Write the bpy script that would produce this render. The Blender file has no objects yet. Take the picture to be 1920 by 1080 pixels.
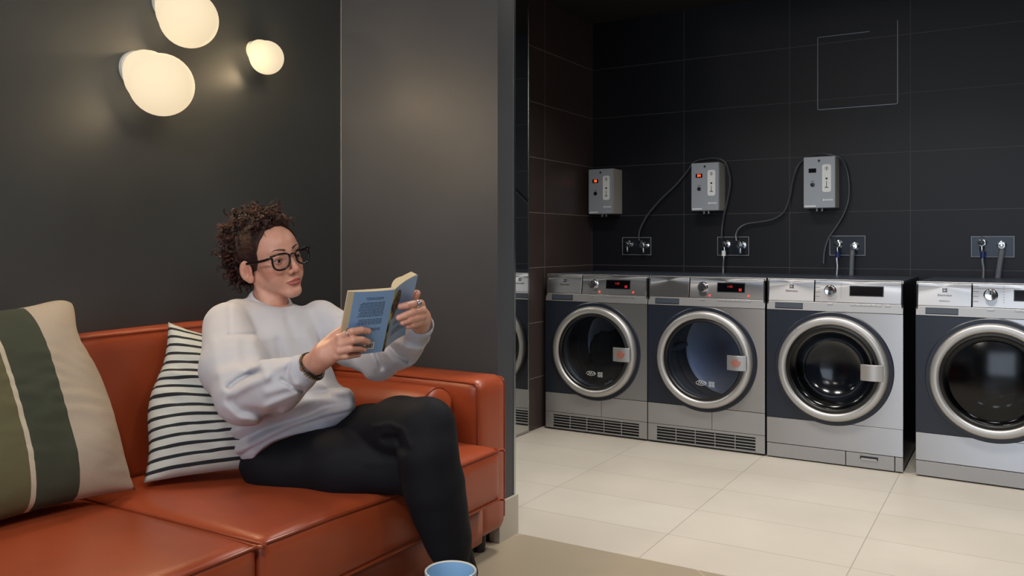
import bpy, bmesh, math, random
import numpy as np
from mathutils import Vector, Matrix, noise
random.seed(7)
C = bpy.context.scene.collection
PI = math.pi

# ------------------------------------------------------------------ camera
CAM_H = 1.015; FPX = 1592.0; YAW = math.radians(30.9)
cd = bpy.data.cameras.new('camera'); cam = bpy.data.objects.new('camera', cd); C.objects.link(cam)
cam.location = (0, 0, CAM_H); cam.rotation_euler = (PI/2, 0, YAW)
cd.sensor_width = 36; cd.lens = FPX/1920*36; cd.shift_y = -84/1920; cd.clip_start = .05
bpy.context.scene.camera = cam
vs = bpy.context.scene.view_settings
vs.view_transform = 'Standard'; vs.look = 'None'; vs.gamma = 1; vs.exposure = 0.0; vs.use_curve_mapping = False
# ------------------------------------------------------------------ light
w = bpy.data.worlds.new('world'); bpy.context.scene.world = w; w.use_nodes = True
w.node_tree.nodes['Background'].inputs[0].default_value = (.75, .82, 1, 1)
w.node_tree.nodes['Background'].inputs[1].default_value = .15
def area(name, loc, size, power, col, look=(0,0,-1), sy=None, spread=180):
    l = bpy.data.lights.new(name, 'AREA'); l.energy = power; l.color = col; l.size = size
    if sy: l.shape = 'RECTANGLE'; l.size_y = sy
    l.spread = math.radians(spread)
    o = bpy.data.objects.new(name, l); C.objects.link(o); o.location = loc
    o.rotation_euler = Vector(look).to_track_quat('-Z', 'Y').to_euler(); return o
def spot(name, loc, power, col, target, ang=70, blend=.6, rad=.04):
    l = bpy.data.lights.new(name, 'SPOT'); l.energy = power; l.color = col; l.spot_size = math.radians(ang)
    l.spot_blend = blend; l.shadow_soft_size = rad
    o = bpy.data.objects.new(name, l); C.objects.link(o); o.location = loc
    o.rotation_euler = (Vector(target)-Vector(loc)).to_track_quat('-Z', 'Y').to_euler(); return o
# lounge: soft fill panel added unseen at the ceiling and the daylight that falls in through the window behind the camera
area('lounge_ceiling_fill', (-.25, .55, 2.56), 1.1, 14, (1, .93, .85), (-.35, .25, -1), 1.1)
area('window_daylight', (-.25, -2.95, 1.25), 2.5, 42, (.80, .9, 1), (-.08, 1, 0), 2.2)
spot('lounge_down_fill_spot', (-.25, -.35, 2.5), 70, (1, .95, .9), (-1.7, 1.6, .7), 75, .8, .16)
spot('lounge_down_fill_spot', (-1.5, -.6, 2.5), 46, (1, .9, .78), (-1.1, 1.3, .3), 140, .8, .14)
spot('lounge_down_fill_spot', (.35, 1.15, 2.5), 34, (1, .93, .86), (-1.75, 1.72, .9), 60, .9, .16)  # added fill spot that brightens the face, no known fitting
# laundry: three downlights
area('laundry_downlight', (-1.35, 3.05, 2.33), .35, 15, (1, .93, .84), (0, .08, -1), .35, 130)
area('laundry_downlight', (-.35, 3.05, 2.33), .35, 15, (1, .96, .9), (0, .08, -1), .35, 130)
area('laundry_downlight', (.8, 3.0, 2.33), .35, 15, (1, .97, .93), (0, .08, -1), .35, 130)

# ------------------------------------------------------------------ pixel helper
VR = Vector((math.cos(YAW), math.sin(YAW), 0)); VF = Vector((-math.sin(YAW), math.cos(YAW), 0)); VU = Vector((0, 0, 1))
def P(px, py, d):
    return Vector((0, 0, CAM_H)) + VF*d + VR*((px-960)/FPX*d) + VU*((456-py)/FPX*d)
def onY(px, py, Y):
    u = px-960; dy = VF.y*FPX+VR.y*u; return P(px, py, Y/dy*FPX)
def onX(px, py, X):
    u = px-960; dx = VF.x*FPX+VR.x*u; return P(px, py, X/dx*FPX)

# ------------------------------------------------------------------ materials
def lin(c):
    if isinstance(c, str):
        c = [int(c[i:i+2], 16)/255 for i in (0, 2, 4)]
    return tuple((x/12.92 if x <= .04045 else ((x+.055)/1.055)**2.4) for x in c) + (1,)
def mat(name, col, rough=.5, metal=0, **kw):
    m = bpy.data.materials.new(name); m.use_nodes = True; b = m.node_tree.nodes['Principled BSDF']
    b.inputs['Base Color'].default_value = lin(col); b.inputs['Roughness'].default_value = rough
    b.inputs['Metallic'].default_value = metal
    for k, v in kw.items():
        k = k.replace('_', ' ')
        if k == 'emit':
            b.inputs['Emission Color'].default_value = lin(v[0]); b.inputs['Emission Strength'].default_value = v[1]
        else: b.inputs[k].default_value = v
    return m
def N(m, t, **kw):
    n = m.node_tree.nodes.new(t)
    for k, v in kw.items():
        if k in n.inputs: n.inputs[k].default_value = v
        else: setattr(n, k, v)
    return n
def L(m, a, b): m.node_tree.links.new(a, b)
def bsdf(m): return m.node_tree.nodes['Principled BSDF']
def ramp(m, fac, stops):
    r = N(m, 'ShaderNodeValToRGB'); e = r.color_ramp.elements
    e[0].position, e[0].color = stops[0][0], lin(stops[0][1]); e[1].position, e[1].color = stops[1][0], lin(stops[1][1])
    for p, c in stops[2:]:
        q = e.new(p); q.color = lin(c)
    L(m, fac, r.inputs[0]); return r.outputs[0]
def coords(m, scale=(1,1,1), which='Object'):
    t = N(m, 'ShaderNodeTexCoord'); mp = N(m, 'ShaderNodeMapping'); mp.inputs['Scale'].default_value = scale
    L(m, t.outputs[which], mp.inputs[0]); return mp.outputs[0]
def bump(m, h, strength=.2, dist=.002):
    b = N(m, 'ShaderNodeBump'); b.inputs['Strength'].default_value = strength; b.inputs['Distance'].default_value = dist
    L(m, h, b.inputs['Height']); L(m, b.outputs[0], bsdf(m).inputs['Normal']); return b
def noisy(m, scale, c1, c2, detail=4, sc=(1,1,1), lo=.35, hi=.65):
    n = N(m, 'ShaderNodeTexNoise'); n.inputs['Scale'].default_value = scale; n.inputs['Detail'].default_value = detail
    L(m, coords(m, sc), n.inputs['Vector']); o = ramp(m, n.outputs[0], [(lo, c1), (hi, c2)])
    L(m, o, bsdf(m).inputs['Base Color']); return n

M = {}
M['wall'] = mat('wall_dark_paint', '3b3e3f', .42, Specular_IOR_Level=.95); n = noisy(M['wall'], 3, '383b3c', '3e4142'); 
n2 = N(M['wall'], 'ShaderNodeTexNoise', Scale=90.0, Detail=3.0); L(M['wall'], coords(M['wall'], (1, .35, 1)), n2.inputs['Vector']); bump(M['wall'], n2.outputs[0], .25, .001)
M['panel'] = mat('wall_panel', '44464b', .45, Specular_IOR_Level=.3); n = noisy(M['panel'], 2, '434549', '47494e')
n2 = N(M['panel'], 'ShaderNodeTexNoise', Scale=120.0); L(M['panel'], coords(M['panel']), n2.inputs['Vector']); bump(M['panel'], n2.outputs[0], .15, .001)
def brick(m, w_, h_, off, c1, c2, mort, ms, axes='xz', origin=(0, 0), scale=1.0):
    """stack-bond tiles; axes chooses which world axes carry the tile grid"""
    t = N(m, 'ShaderNodeTexCoord'); s = N(m, 'ShaderNodeSeparateXYZ'); L(m, t.outputs['Object'], s.inputs[0])
    c = N(m, 'ShaderNodeCombineXYZ')
    for i, a in enumerate(axes):
        ad = N(m, 'ShaderNodeMath', operation='SUBTRACT'); L(m, s.outputs['xyz'.index(a)], ad.inputs[0]); ad.inputs[1].default_value = origin[i]
        L(m, ad.outputs[0], c.inputs[i])
    b = N(m, 'ShaderNodeTexBrick'); b.offset = off; b.squash = 1; b.inputs['Scale'].default_value = 1
    b.inputs['Brick Width'].default_value = w_; b.inputs['Row Height'].default_value = h_; b.inputs['Mortar Size'].default_value = ms
    b.inputs['Mortar Smooth'].default_value = .1; b.inputs['Bias'].default_value = 0
    b.inputs['Color1'].default_value = lin(c1); b.inputs['Color2'].default_value = lin(c2); b.inputs['Mortar'].default_value = lin(mort)
    L(m, c.outputs[0], b.inputs['Vector']); return b
def tile_mat(name, col1, col2, mort, rough, ww, hh, axes, origin, ms=.0018, cloud=.25):
    m = mat(name, col1, rough); b = brick(m, ww, hh, 0, col1, col2, mort, ms, axes, origin)
    n = N(m, 'ShaderNodeTexNoise', Scale=2.2, Detail=6.0); L(m, coords(m), n.inputs['Vector'])
    mx = N(m, 'ShaderNodeMix', data_type='RGBA', blend_type='MULTIPLY'); mx.inputs[0].default_value = cloud
    r = ramp(m, n.outputs[0], [(.3, 'a0a0a0'), (.7, 'ffffff')])
    L(m, b.outputs[0], mx.inputs[6]); L(m, r, mx.inputs[7]); L(m, mx.outputs[2], bsdf(m).inputs['Base Color'])
    bsdf(m).inputs['Specular IOR Level'].default_value = .3
    bp = bump(m, b.outputs['Fac'], .4, .0015); bp.invert = True
    return m
M['tile_back'] = tile_mat('dark_wall_tile', '17181f', '15161d', '48464c', .42, .6, .3, 'xz', (-1.68-.6*5, .882-.3*5))
M['tile_side_lit'] = tile_mat('dark_wall_tile_side_lit', '4a3f3d', '453b39', '8a7f7a', .36, .61, .3, 'yz', (4.145-.61*5, .882-.3*5))  # paler, browner than the back tile: light on this wall put into colour
M['floor'] = tile_mat('pale_floor_tile', 'c6bfb4', 'c1b9ad', '9f988e', .45, .6, .312, 'xy', (-1.655-.6*10, 2.822-.312*10), .0016, .18)
M['lounge_floor'] = mat('lounge_floor', '8f8270', .45)
m = M['lounge_floor']; t = N(m, 'ShaderNodeTexCoord'); mp = N(m, 'ShaderNodeMapping'); mp.inputs['Rotation'].default_value = (0, 0, PI/4)
mp.inputs['Location'].default_value = (-.7406+.0, 0, 0)
L(m, t.outputs['Object'], mp.inputs[0]); b = N(m, 'ShaderNodeTexBrick'); b.offset = 0; b.inputs['Scale'].default_value = 1
b.inputs['Brick Width'].default_value = .6; b.inputs['Row Height'].default_value = 1.2; b.inputs['Mortar Size'].default_value = .002
b.inputs['Color1'].default_value = lin('9c907c'); b.inputs['Color2'].default_value = lin('988c79'); b.inputs['Mortar'].default_value = lin('b6aa97')
L(m, mp.outputs[0], b.inputs['Vector']); L(m, b.outputs[0], bsdf(m).inputs['Base Color'])
M['panel_lt'] = mat('corner_seal', '77787a', .5)
M['ceil'] = mat('dark_ceiling', '1a1718', .8); M['ceil_white'] = mat('lounge_ceiling', '8a8784', .8)
M['room'] = mat('far_wall_paint', '5c5550', .7)
M['mirror'] = mat('mirror_glass', 'd8dcdc', .02, 1)
M['trim'] = mat('aluminium_trim', 'b9bcbe', .25, 1); M['white'] = mat('white_paint', 'd8d4cc', .5)
M['base'] = mat('pale_plinth', 'b8b0a4', .4)
# machines
def brushed(name, c, rough=.3, sc=(1, 1, 250), aniso=.5):
    m = mat(name, c, rough, 1); n = N(m, 'ShaderNodeTexNoise', Scale=2.0, Detail=3.0); L(m, coords(m, sc), n.inputs['Vector'])
    bump(m, n.outputs[0], .05, .0006); 
    bsdf(m).inputs['Anisotropic'].default_value = aniso; bsdf(m).inputs['Anisotropic Rotation'].default_value = .25
    tg = N(m, 'ShaderNodeTangent'); tg.direction_type = 'RADIAL'; tg.axis = 'Z'; L(m, tg.outputs[0], bsdf(m).inputs['Tangent'])
    return m
M['steel'] = brushed('brushed_steel', 'abacb0', .36, (3, 3, 260), .85)
M['steel_lt'] = mat('satin_silver_panel', 'a5a4a4', .4, .75)
M['ring'] = mat('satin_door_ring', 'b8b6b4', .42, .85)
M['plate'] = mat('tap_plate_steel', '2e3137', .3, .6)
M['navy'] = mat('navy_enamel', '171d2a', .35); M['black'] = mat('black_plastic', '0c0d10', .35)
M['grey_plastic'] = mat('grey_plastic', '39414c', .35)
M['rubber'] = mat('rubber', '0f1012', .6)
M['chrome'] = mat('chrome', 'c5c8cc', .12, 1); M['drum_w'] = mat('washer_drum', '55555a', .4, .8); M['drum'] = mat('drum_steel', '9a9ea8', .38, .9)
M['display'] = mat('display_glass', '050306', .1); M['ink'] = mat('ink', '20242a', .5)
M['red_led'] = mat('red_led', 'ff2010', .5, emit=('ff2a10', 3.5)); M['red_dim'] = mat('red_led_dim', '8a1410', .5, emit=('e01818', .35))
M['red_print'] = mat('red_print', 'b0503c', .5); M['white_print'] = mat('white_print', 'e4e6e6', .5)
M['led_or'] = mat('orange_led', 'ff4a10', .5, emit=('ff4a18', 5))
M['box'] = mat('meter_box_grey', '9aa0a8', .45, .1); M['box_lt'] = mat('meter_box_side', 'c4c1ba', .5); M['hose'] = mat('grey_hose', '4a4c52', .3); M['hose_b'] = mat('braided_hose', 'a8abb0', .3, .8)
M['pipe'] = mat('grey_drain_pipe', '6a6f76', .45); M['blue_p'] = mat('blue_collar', '1d2c66', .4); M['textile'] = mat('dark_textile', '14141c', .9); M['textile_g'] = mat('grey_textile', '6e747c', .9)
def glassy(name, tint, ior=1.45, rough=.02, dark=.0):
    m = bpy.data.materials.new(name); m.use_nodes = True; nt = m.node_tree; nt.nodes.remove(nt.nodes['Principled BSDF'])
    tr = nt.nodes.new('ShaderNodeBsdfTransparent'); tr.inputs[0].default_value = lin(tint)
    gl = nt.nodes.new('ShaderNodeBsdfGlossy'); gl.inputs['Roughness'].default_value = rough
    fr = nt.nodes.new('ShaderNodeFresnel'); fr.inputs[0].default_value = ior
    mx = nt.nodes.new('ShaderNodeMixShader'); mn = nt.nodes.new('ShaderNodeMath'); mn.operation = 'MINIMUM'; mn.inputs[1].default_value = .17; nt.links.new(fr.outputs[0], mn.inputs[0]); nt.links.new(mn.outputs[0], mx.inputs[0]); nt.links.new(tr.outputs[0], mx.inputs[1]); nt.links.new(gl.outputs[0], mx.inputs[2])
    nt.links.new(mx.outputs[0], nt.nodes['Material Output'].inputs[0]); return m
M['glass'] = glassy('door_glass', 'b9c1ce', 1.45, .10); M['glass_w'] = glassy('washer_glass', '868b94', 1.45, .14); M['lens'] = glassy('spectacle_lens', 'f4f6f8', 1.4, .0)
# sofa
M['leather'] = mat('orange_leather', 'a84d2c', .36); m = M['leather']
n = noisy(m, 6, '964224', '9f4829'); v = N(m, 'ShaderNodeTexVoronoi', Scale=420.0); L(m, coords(m), v.inputs['Vector']); bump(m, v.outputs[0], .12, .0008)
M['leather_pipe'] = mat('orange_leather_piping', '883a1f', .3); M['foot'] = mat('dark_foot', '151312', .5)
M['lamp'] = mat('lit_opal_glass', '8f8878', .85, emit=('ffe8c0', .82)); M['lampbase'] = mat('white_lamp_base', 'cfccc2', .4)

# ------------------------------------------------------------------ mesh helpers
def finish(name, bm, mats, parent=None, smooth=True, bevel=0, seg=2, sub=0, auto=35, loc=None):
    me = bpy.data.meshes.new(name)
    if smooth:
        for f in bm.faces: f.smooth = True
    bmesh.ops.recalc_face_normals(bm, faces=bm.faces) if len(bm.faces) < 40000 else None
    bm.to_mesh(me); bm.free()
    for m_ in (mats if isinstance(mats, (list, tuple)) else [mats]): me.materials.append(m_)
    o = bpy.data.objects.new(name, me); C.objects.link(o)
    if parent: o.parent = parent
    if loc: o.location = loc
    if bevel:
        md = o.modifiers.new('bevel', 'BEVEL'); md.width = bevel; md.segments = seg; md.limit_method = 'ANGLE'; md.angle_limit = math.radians(40)
    if sub:
        md = o.modifiers.new('sub', 'SUBSURF'); md.levels = sub; md.render_levels = sub
    if smooth and not sub and auto: 
        me.set_sharp_from_angle(angle=math.radians(auto))
    return o
def tag(o, label, cat, group=None):
    o['label'] = label; o['category'] = cat
    if group: o['group'] = group
    return o
def thing(name, label, cat, loc=(0,0,0), rz=0, group=None):
    o = bpy.data.objects.new(name, None); C.objects.link(o); o.location = loc; o.rotation_euler = (0, 0, rz)
    o.empty_display_size = .1; return tag(o, label, cat, group)
def struct(o): o['kind'] = 'structure'; return o
def box(bm, a, b, mi=0):
    x0, y0, z0 = a; x1, y1, z1 = b
    v = [bm.verts.new(p) for p in ((x0,y0,z0),(x1,y0,z0),(x1,y1,z0),(x0,y1,z0),(x0,y0,z1),(x1,y0,z1),(x1,y1,z1),(x0,y1,z1))]
    for q in ((0,3,2,1),(4,5,6,7),(0,1,5,4),(1,2,6,5),(2,3,7,6),(3,0,4,7)):
        f = bm.faces.new([v[i] for i in q]); f.material_index = mi
def lathe(bm, prof, c=(0,0,0), axis='y', n=64, a0=0, a1=2*PI, mi=0, close=True):
    """prof: list of (radius, along)"""
    rings = []; full = abs(a1-a0-2*PI) < 1e-6; k = n if full else n+1
    for r, h in prof:
        ring = []
        for i in range(k):
            a = a0+(a1-a0)*i/n; ca, sa = math.cos(a)*r, math.sin(a)*r
            p = {'y': (ca, h, sa), 'z': (ca, sa, h), 'x': (h, ca, sa)}[axis]
            ring.append(bm.verts.new((p[0]+c[0], p[1]+c[1], p[2]+c[2])))
            if r < 1e-7: ring = ring*1; break
        if len(ring) == 1: ring = ring*k
        rings.append(ring)
    for A, B in zip(rings, rings[1:]):
        for i in range(n):
            j = (i+1) % k
            q = []
            for v_ in (A[i], A[j], B[j], B[i]):
                if v_ not in q: q.append(v_)
            if len(q) > 2:
                f = bm.faces.new(q); f.material_index = mi
def tube(bm, pts, r, n=10, mi=0, cap=True, closed=False):
    pts = [Vector(p) for p in pts]; rs = r if isinstance(r, (list, tuple)) else [r]*len(pts)
    up = None; rings = []
    for i, p in enumerate(pts):
        if closed: t = (pts[(i+1) % len(pts)]-pts[i-1])
        else: t = (pts[min(i+1, len(pts)-1)]-pts[max(i-1, 0)])
        t.normalize()
        if up is None:
            up = t.orthogonal().normalized()
        up = (up - t*up.dot(t)); up = up.normalized() if up.length > 1e-6 else t.orthogonal().normalized()
        s = t.cross(up)
        rings.append([bm.verts.new(p+(up*math.cos(2*PI*k/n)+s*math.sin(2*PI*k/n))*rs[i]) for k in range(n)])
    m_ = len(rings)
    for i in range(m_ if closed else m_-1):
        A, B = rings[i], rings[(i+1) % m_]
        for k in range(n):
            f = bm.faces.new((A[k], A[(k+1) % n], B[(k+1) % n], B[k])); f.material_index = mi
    if cap and not closed:
        for R_ in (rings[0][::-1], rings[-1]):
            f = bm.faces.new(R_); f.material_index = mi
def smooth_path(pts, n=8, closed=False):
    pts = [Vector(p) for p in pts]; out = []; m_ = len(pts)
    rng = range(m_) if closed else range(m_-1)
    for i in rng:
        g = (lambda j: pts[j % m_]) if closed else (lambda j: pts[max(0, min(m_-1, j))])
        p0, p1, p2, p3 = g(i-1), g(i), g(i+1), g(i+2)
        for k in range(n):
            t = k/n
            out.append(.5*((2*p1)+(p2-p0)*t+(2*p0-5*p1+4*p2-p3)*t*t+(3*p1-p0-3*p2+p3)*t**3))
    if not closed: out.append(pts[-1])
    return out
def prism(bm, poly, y0, y1, mi=0, plane='xz'):
    f3 = (lambda a, b, h: (a, h, b)) if plane == 'xz' else ((lambda a, b, h: (a, b, h)) if plane == 'xy' else (lambda a, b, h: (h, a, b)))
    A = [bm.verts.new(f3(a, b, y0)) for a, b in poly]; B = [bm.verts.new(f3(a, b, y1)) for a, b in poly]
    fs = [bm.faces.new(A), bm.faces.new(B[::-1])]
    for i in range(len(A)): j = (i+1) % len(A); fs.append(bm.faces.new((A[i], B[i], B[j], A[j])))
    for f in fs: f.material_index = mi
def rounded_rect(x0, x1, z0, z1, r, n=4):
    out = []
    for cx, cz, a in ((x1-r, z1-r, 0), (x0+r, z1-r, PI/2), (x0+r, z0+r, PI), (x1-r, z0+r, 1.5*PI)):
        for i in range(n+1): out.append((cx+r*math.cos(a+PI/2*i/n), cz+r*math.sin(a+PI/2*i/n)))
    return out
def text_mesh(name, s, size, mtl, parent, mw, thick=.0003, align='CENTER'):
    cu = bpy.data.curves.new(name, 'FONT'); cu.body = s; cu.size = size; cu.extrude = thick; cu.align_x = align; cu.align_y = 'CENTER'
    o = bpy.data.objects.new(name+'_tmp', cu); C.objects.link(o)
    dg = bpy.context.evaluated_depsgraph_get(); me = bpy.data.meshes.new_from_object(o.evaluated_get(dg))
    bpy.data.objects.remove(o); me.name = name; me.materials.clear(); me.materials.append(mtl)
    me.transform(mw); t = bpy.data.objects.new(name, me); C.objects.link(t); t.parent = parent; return t
RX = Matrix.Rotation(PI/2, 4, 'X')   # text facing -Y
# ================================================================== THE SETTING
XW = -2.222      # lounge wall with the lamps
XT = -2.268      # tiled side wall of the laundry
YB = 4.756       # tiled back wall
YP0, YP1, XPE = 2.445, 2.562, -1.52   # partition
bm = bmesh.new(); box(bm, (-2.6, 2.56, -.05), (3.2, YB+.1, 0)); struct(finish('floor', bm, M['floor'], smooth=False))
bm = bmesh.new(); box(bm, (-2.6, -3.1, -.05), (3.2, 2.56, 0)); struct(finish('floor_lounge', bm, M['lounge_floor'], smooth=False))
bm = bmesh.new(); box(bm, (XW-.15, -3.1, 0), (XW, YP0, 2.65)); struct(finish('wall_left', bm, M['wall'], smooth=False))
bm = bmesh.new(); box(bm, (XW-.15, YP0, 0), (XPE, YP1-.012, 2.65)); struct(finish('wall_partition', bm, M['panel'], smooth=False))
bm = bmesh.new(); box(bm, (XW-.15, YP1-.012, 0), (XPE+.002, YP1, 2.65)); struct(finish('trim_partition', bm, M['trim'], smooth=False))
bm = bmesh.new(); box(bm, (XPE-.03, YP0-.004, 0), (XPE+.010, YP1+.004, .135)); struct(finish('baseboard_partition', bm, M['base'], smooth=False))
bm = bmesh.new(); box(bm, (XW, YP0-.004, .0), (XW+.004, YP0, 2.65)); struct(finish('trim_corner', bm, M['panel_lt'], smooth=False))
bm = bmesh.new(); box(bm, (XT-.15, YP1, 0), (XT, YB+.15, 2.5)); struct(finish('wall_laundry_left', bm, M['tile_side_lit'], smooth=False))
bm = bmesh.new(); box(bm, (XT, YB, 0), (3.2, YB+.15, 2.5)); struct(finish('wall_back', bm, M['tile_back'], smooth=False))
bm = bmesh.new(); box(bm, (-2.6, YP1-.06, 2.37), (3.2, YB+.15, 2.5)); struct(finish('ceiling_laundry', bm, M['ceil'], smooth=False))
bm = bmesh.new(); box(bm, (-2.6, -3.1, 2.6), (3.2, YP1-.06, 2.7)); struct(finish('ceiling', bm, M['ceil_white'], smooth=False))
bm = bmesh.new(); box(bm, (3.0, -3.1, 0), (3.2, YB+.15, 2.65)); struct(finish('wall_right', bm, M['room'], smooth=False))
# wall behind the camera with its window opening
bm = bmesh.new(); wx0, wx1, wz0, wz1 = -1.3, 1.05, .1, 2.4
box(bm, (-2.6, -3.1, 0), (wx0, -3.0, 2.65)); box(bm, (wx1, -3.1, 0), (3.2, -3.0, 2.65)); box(bm, (wx0, -3.1, 0), (wx1, -3.0, wz0)); box(bm, (wx0, -3.1, wz1), (wx1, -3.0, 2.65))
struct(finish('wall_front', bm, M['room'], smooth=False))
sky = mat('overcast_sky_pane', 'd8e6f4', .1, emit=('c8defa', 1.9))
bm = bmesh.new()
for i in range(3):
    x0 = wx0+(wx1-wx0)*i/3; x1 = wx0+(wx1-wx0)*(i+1)/3
    box(bm, (x0, -3.06, wz0), (x0+.05, -3.0, wz1), 1); box(bm, (x1-.05, -3.06, wz0), (x1, -3.0, wz1), 1)
    box(bm, (x0+.05, -3.06, wz0), (x1-.05, -3.0, wz0+.05), 1); box(bm, (x0+.05, -3.06, wz1-.05), (x1-.05, -3.0, wz1), 1)
    box(bm, (x0+.05, -3.055, wz0+.05), (x1-.05, -3.045, wz1-.05), 0)
struct(finish('window_1', bm, [sky, M['white']], smooth=False))
# mirror on the tiled side wall
my1 = 3.955
bm = bmesh.new(); box(bm, (XT, YP1+.02, .012), (XT+.006, my1-.004, 2.3)); t = thing('wall_mirror', 'tall frameless mirror on the tiled side wall reflecting the first dryer', 'mirror', (0,0,0))
finish('mirror_pane', bm, M['mirror'], t, smooth=False)
bm = bmesh.new(); box(bm, (XT, my1-.004, .012), (XT+.008, my1, 2.3)); box(bm, (XT, YP1+.02, .004), (XT+.008, my1, .012)); finish('edge_strip', bm, M['trim'], t, smooth=False)
# access panel flush in the back wall
a0, a1 = -.934, -.537
t = thing('access_panel', 'square tiled access panel with thin metal edge high on the back wall', 'access panel')
bm = bmesh.new(); box(bm, (a0+.004, YB-.004, 1.732), (a1-.004, YB, 2.116)); finish('panel_tile', bm, M['tile_back'], t, smooth=False)
bm = bmesh.new()
for q in (((a0, 1.728), (a0+.004, 2.12)), ((a1-.004, 1.728), (a1, 2.16)), ((a0, 1.728), (a1, 1.732)), ((a0, 2.116), (a0+.26, 2.12))):
    box(bm, (q[0][0], YB-.006, q[0][1]), (q[1][0], YB, q[1][1]))
finish('metal_edge', bm, mat('panel_edge', '6c7078', .4, .8), t, smooth=False)

# ================================================================== WALL LAMPS
def wall_lamp(px, py, X, r, mpx, mpy, label):
    c = onX(px, py, X); m0 = onX(mpx, mpy, XW)
    t = thing('wall_lamp', label, 'lamp', m0, 0, 'opal globe wall lamps')
    base = m0 - m0; g = c - m0
    bm = bmesh.new(); rb = r*.58
    lathe(bm, [(rb*1.05, 0), (rb*1.05, .012), (rb*.98, .016), (rb*.5, .017), (0, .017)], (0,0,0), 'x', 40); finish('base', bm, M['lampbase'], t)
    # opal shade: egg whose neck bends back to the base
    bm = bmesh.new(); K = 44; J = 40
    ax = g.normalized(); neck = Vector((.014, 0, 0))
    rows = []
    stations = []
    # neck from the base
    for i in range(J+1):
        s = i/J
        ang = PI*(.32+.68*s)              # polar angle from the pole that faces the neck
        stations.append(ang)
    side = ax.cross(VU).normalized(); up2 = side.cross(ax).normalized()
    first = [neck + Vector((0, math.cos(2*PI*k/K), math.sin(2*PI*k/K)))*rb*.93 for k in range(K)]
    # match phase of rings to the base circle
    def ring_dir(k):
        d = Vector((0, math.cos(2*PI*k/K), math.sin(2*PI*k/K))); d = d-ax*d.dot(ax); return d.normalized()
    rows.append([bm.verts.new(p) for p in first])
    e0 = [g - ax*math.cos(stations[0])*r + ring_dir(k)*math.sin(stations[0])*r for k in range(K)]
    for f_ in (.2, .4, .6, .8): rows.append([bm.verts.new(first[k].lerp(e0[k], f_) + (first[k].lerp(e0[k], f_)-(neck*(1-f_)+g*.45*f_)).normalized()*math.sin(PI*f_)*r*.13) for k in range(K)])
    for i, ang in enumerate(stations):
        row = []
        for k in range(K):
            d = ring_dir(k); p = g - ax*math.cos(ang)*r*1.03 + d*math.sin(ang)*r
            row.append(bm.verts.new(p))
        rows.append(row)
    for A, B in zip(rows, rows[1:]):
        for k in range(K): bm.faces.new((A[k], A[(k+1) % K], B[(k+1) % K], B[k]))
    bmesh.ops.remove_doubles(bm, verts=bm.verts, dist=1e-5)
    finish('glass_shade', bm, M['lamp'], t, auto=0)
    # bulb light on the wall side, as the opal glass throws it
    l = bpy.data.lights.new('bulb', 'POINT'); l.energy = 105.0*(r/.0885)**1.5; l.color = (1, .74, .44); l.shadow_soft_size = r*1.06
    lo = bpy.data.objects.new('bulb', l); C.objects.link(lo); lo.parent = t; lo.location = g*.9 + Vector((0, 0, -r*.1))
    return t
wall_lamp(303, 159, -2.10, .0885, 254, 131, 'large lit opal globe wall lamp, lowest of the three')
wall_lamp(354, 36, -2.10, .0835, 312, 8, 'large lit opal globe wall lamp cut by the top of the picture')
wall_lamp(500, 108, -2.145, .0555, 476, 96, 'small lit opal globe wall lamp nearest the corner')

# ================================================================== MACHINES
def panel_hole(bm, x0, x1, z0, z1, cx, cz, r, a0, a1, y0, y1, n=48, mi=0):
    angs = [a0+(a1-a0)*i/n for i in range(n+1)]
    for X in (x0, x1):
        for Z in (z0, z1):
            a = math.atan2(Z-cz, X-cx)
            for b_ in (a, a+2*PI, a-2*PI):
                if min(a0, a1)+1e-6 < b_ < max(a0, a1)-1e-6: angs.append(b_)
    angs.sort()
    def hit(a):
        ca, sa = math.cos(a), math.sin(a); t = 1e9
        if ca > 1e-6: t = min(t, (x1-cx)/ca)
        if ca < -1e-6: t = min(t, (x0-cx)/ca)
        if sa > 1e-6: t = min(t, (z1-cz)/sa)
        if sa < -1e-6: t = min(t, (z0-cz)/sa)
        return cx+ca*t, cz+sa*t
    rows = []
    for a in angs:
        i = (cx+r*math.cos(a), cz+r*math.sin(a)); o = hit(a)
        rows.append([bm.verts.new((i[0], y0, i[1])), bm.verts.new((o[0], y0, o[1])), bm.verts.new((o[0], y1, o[1])), bm.verts.new((i[0], y1, i[1]))])
    for A, B in zip(rows, rows[1:]):
        for k in range(4):
            f = bm.faces.new((A[k], A[(k+1) % 4], B[(k+1) % 4], B[k])); f.material_index = mi
    bm.faces.new(rows[0]); bm.faces.new(rows[-1][::-1])
MW = .592; MH = .848; CX = MW/2; CZ = .441
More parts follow.
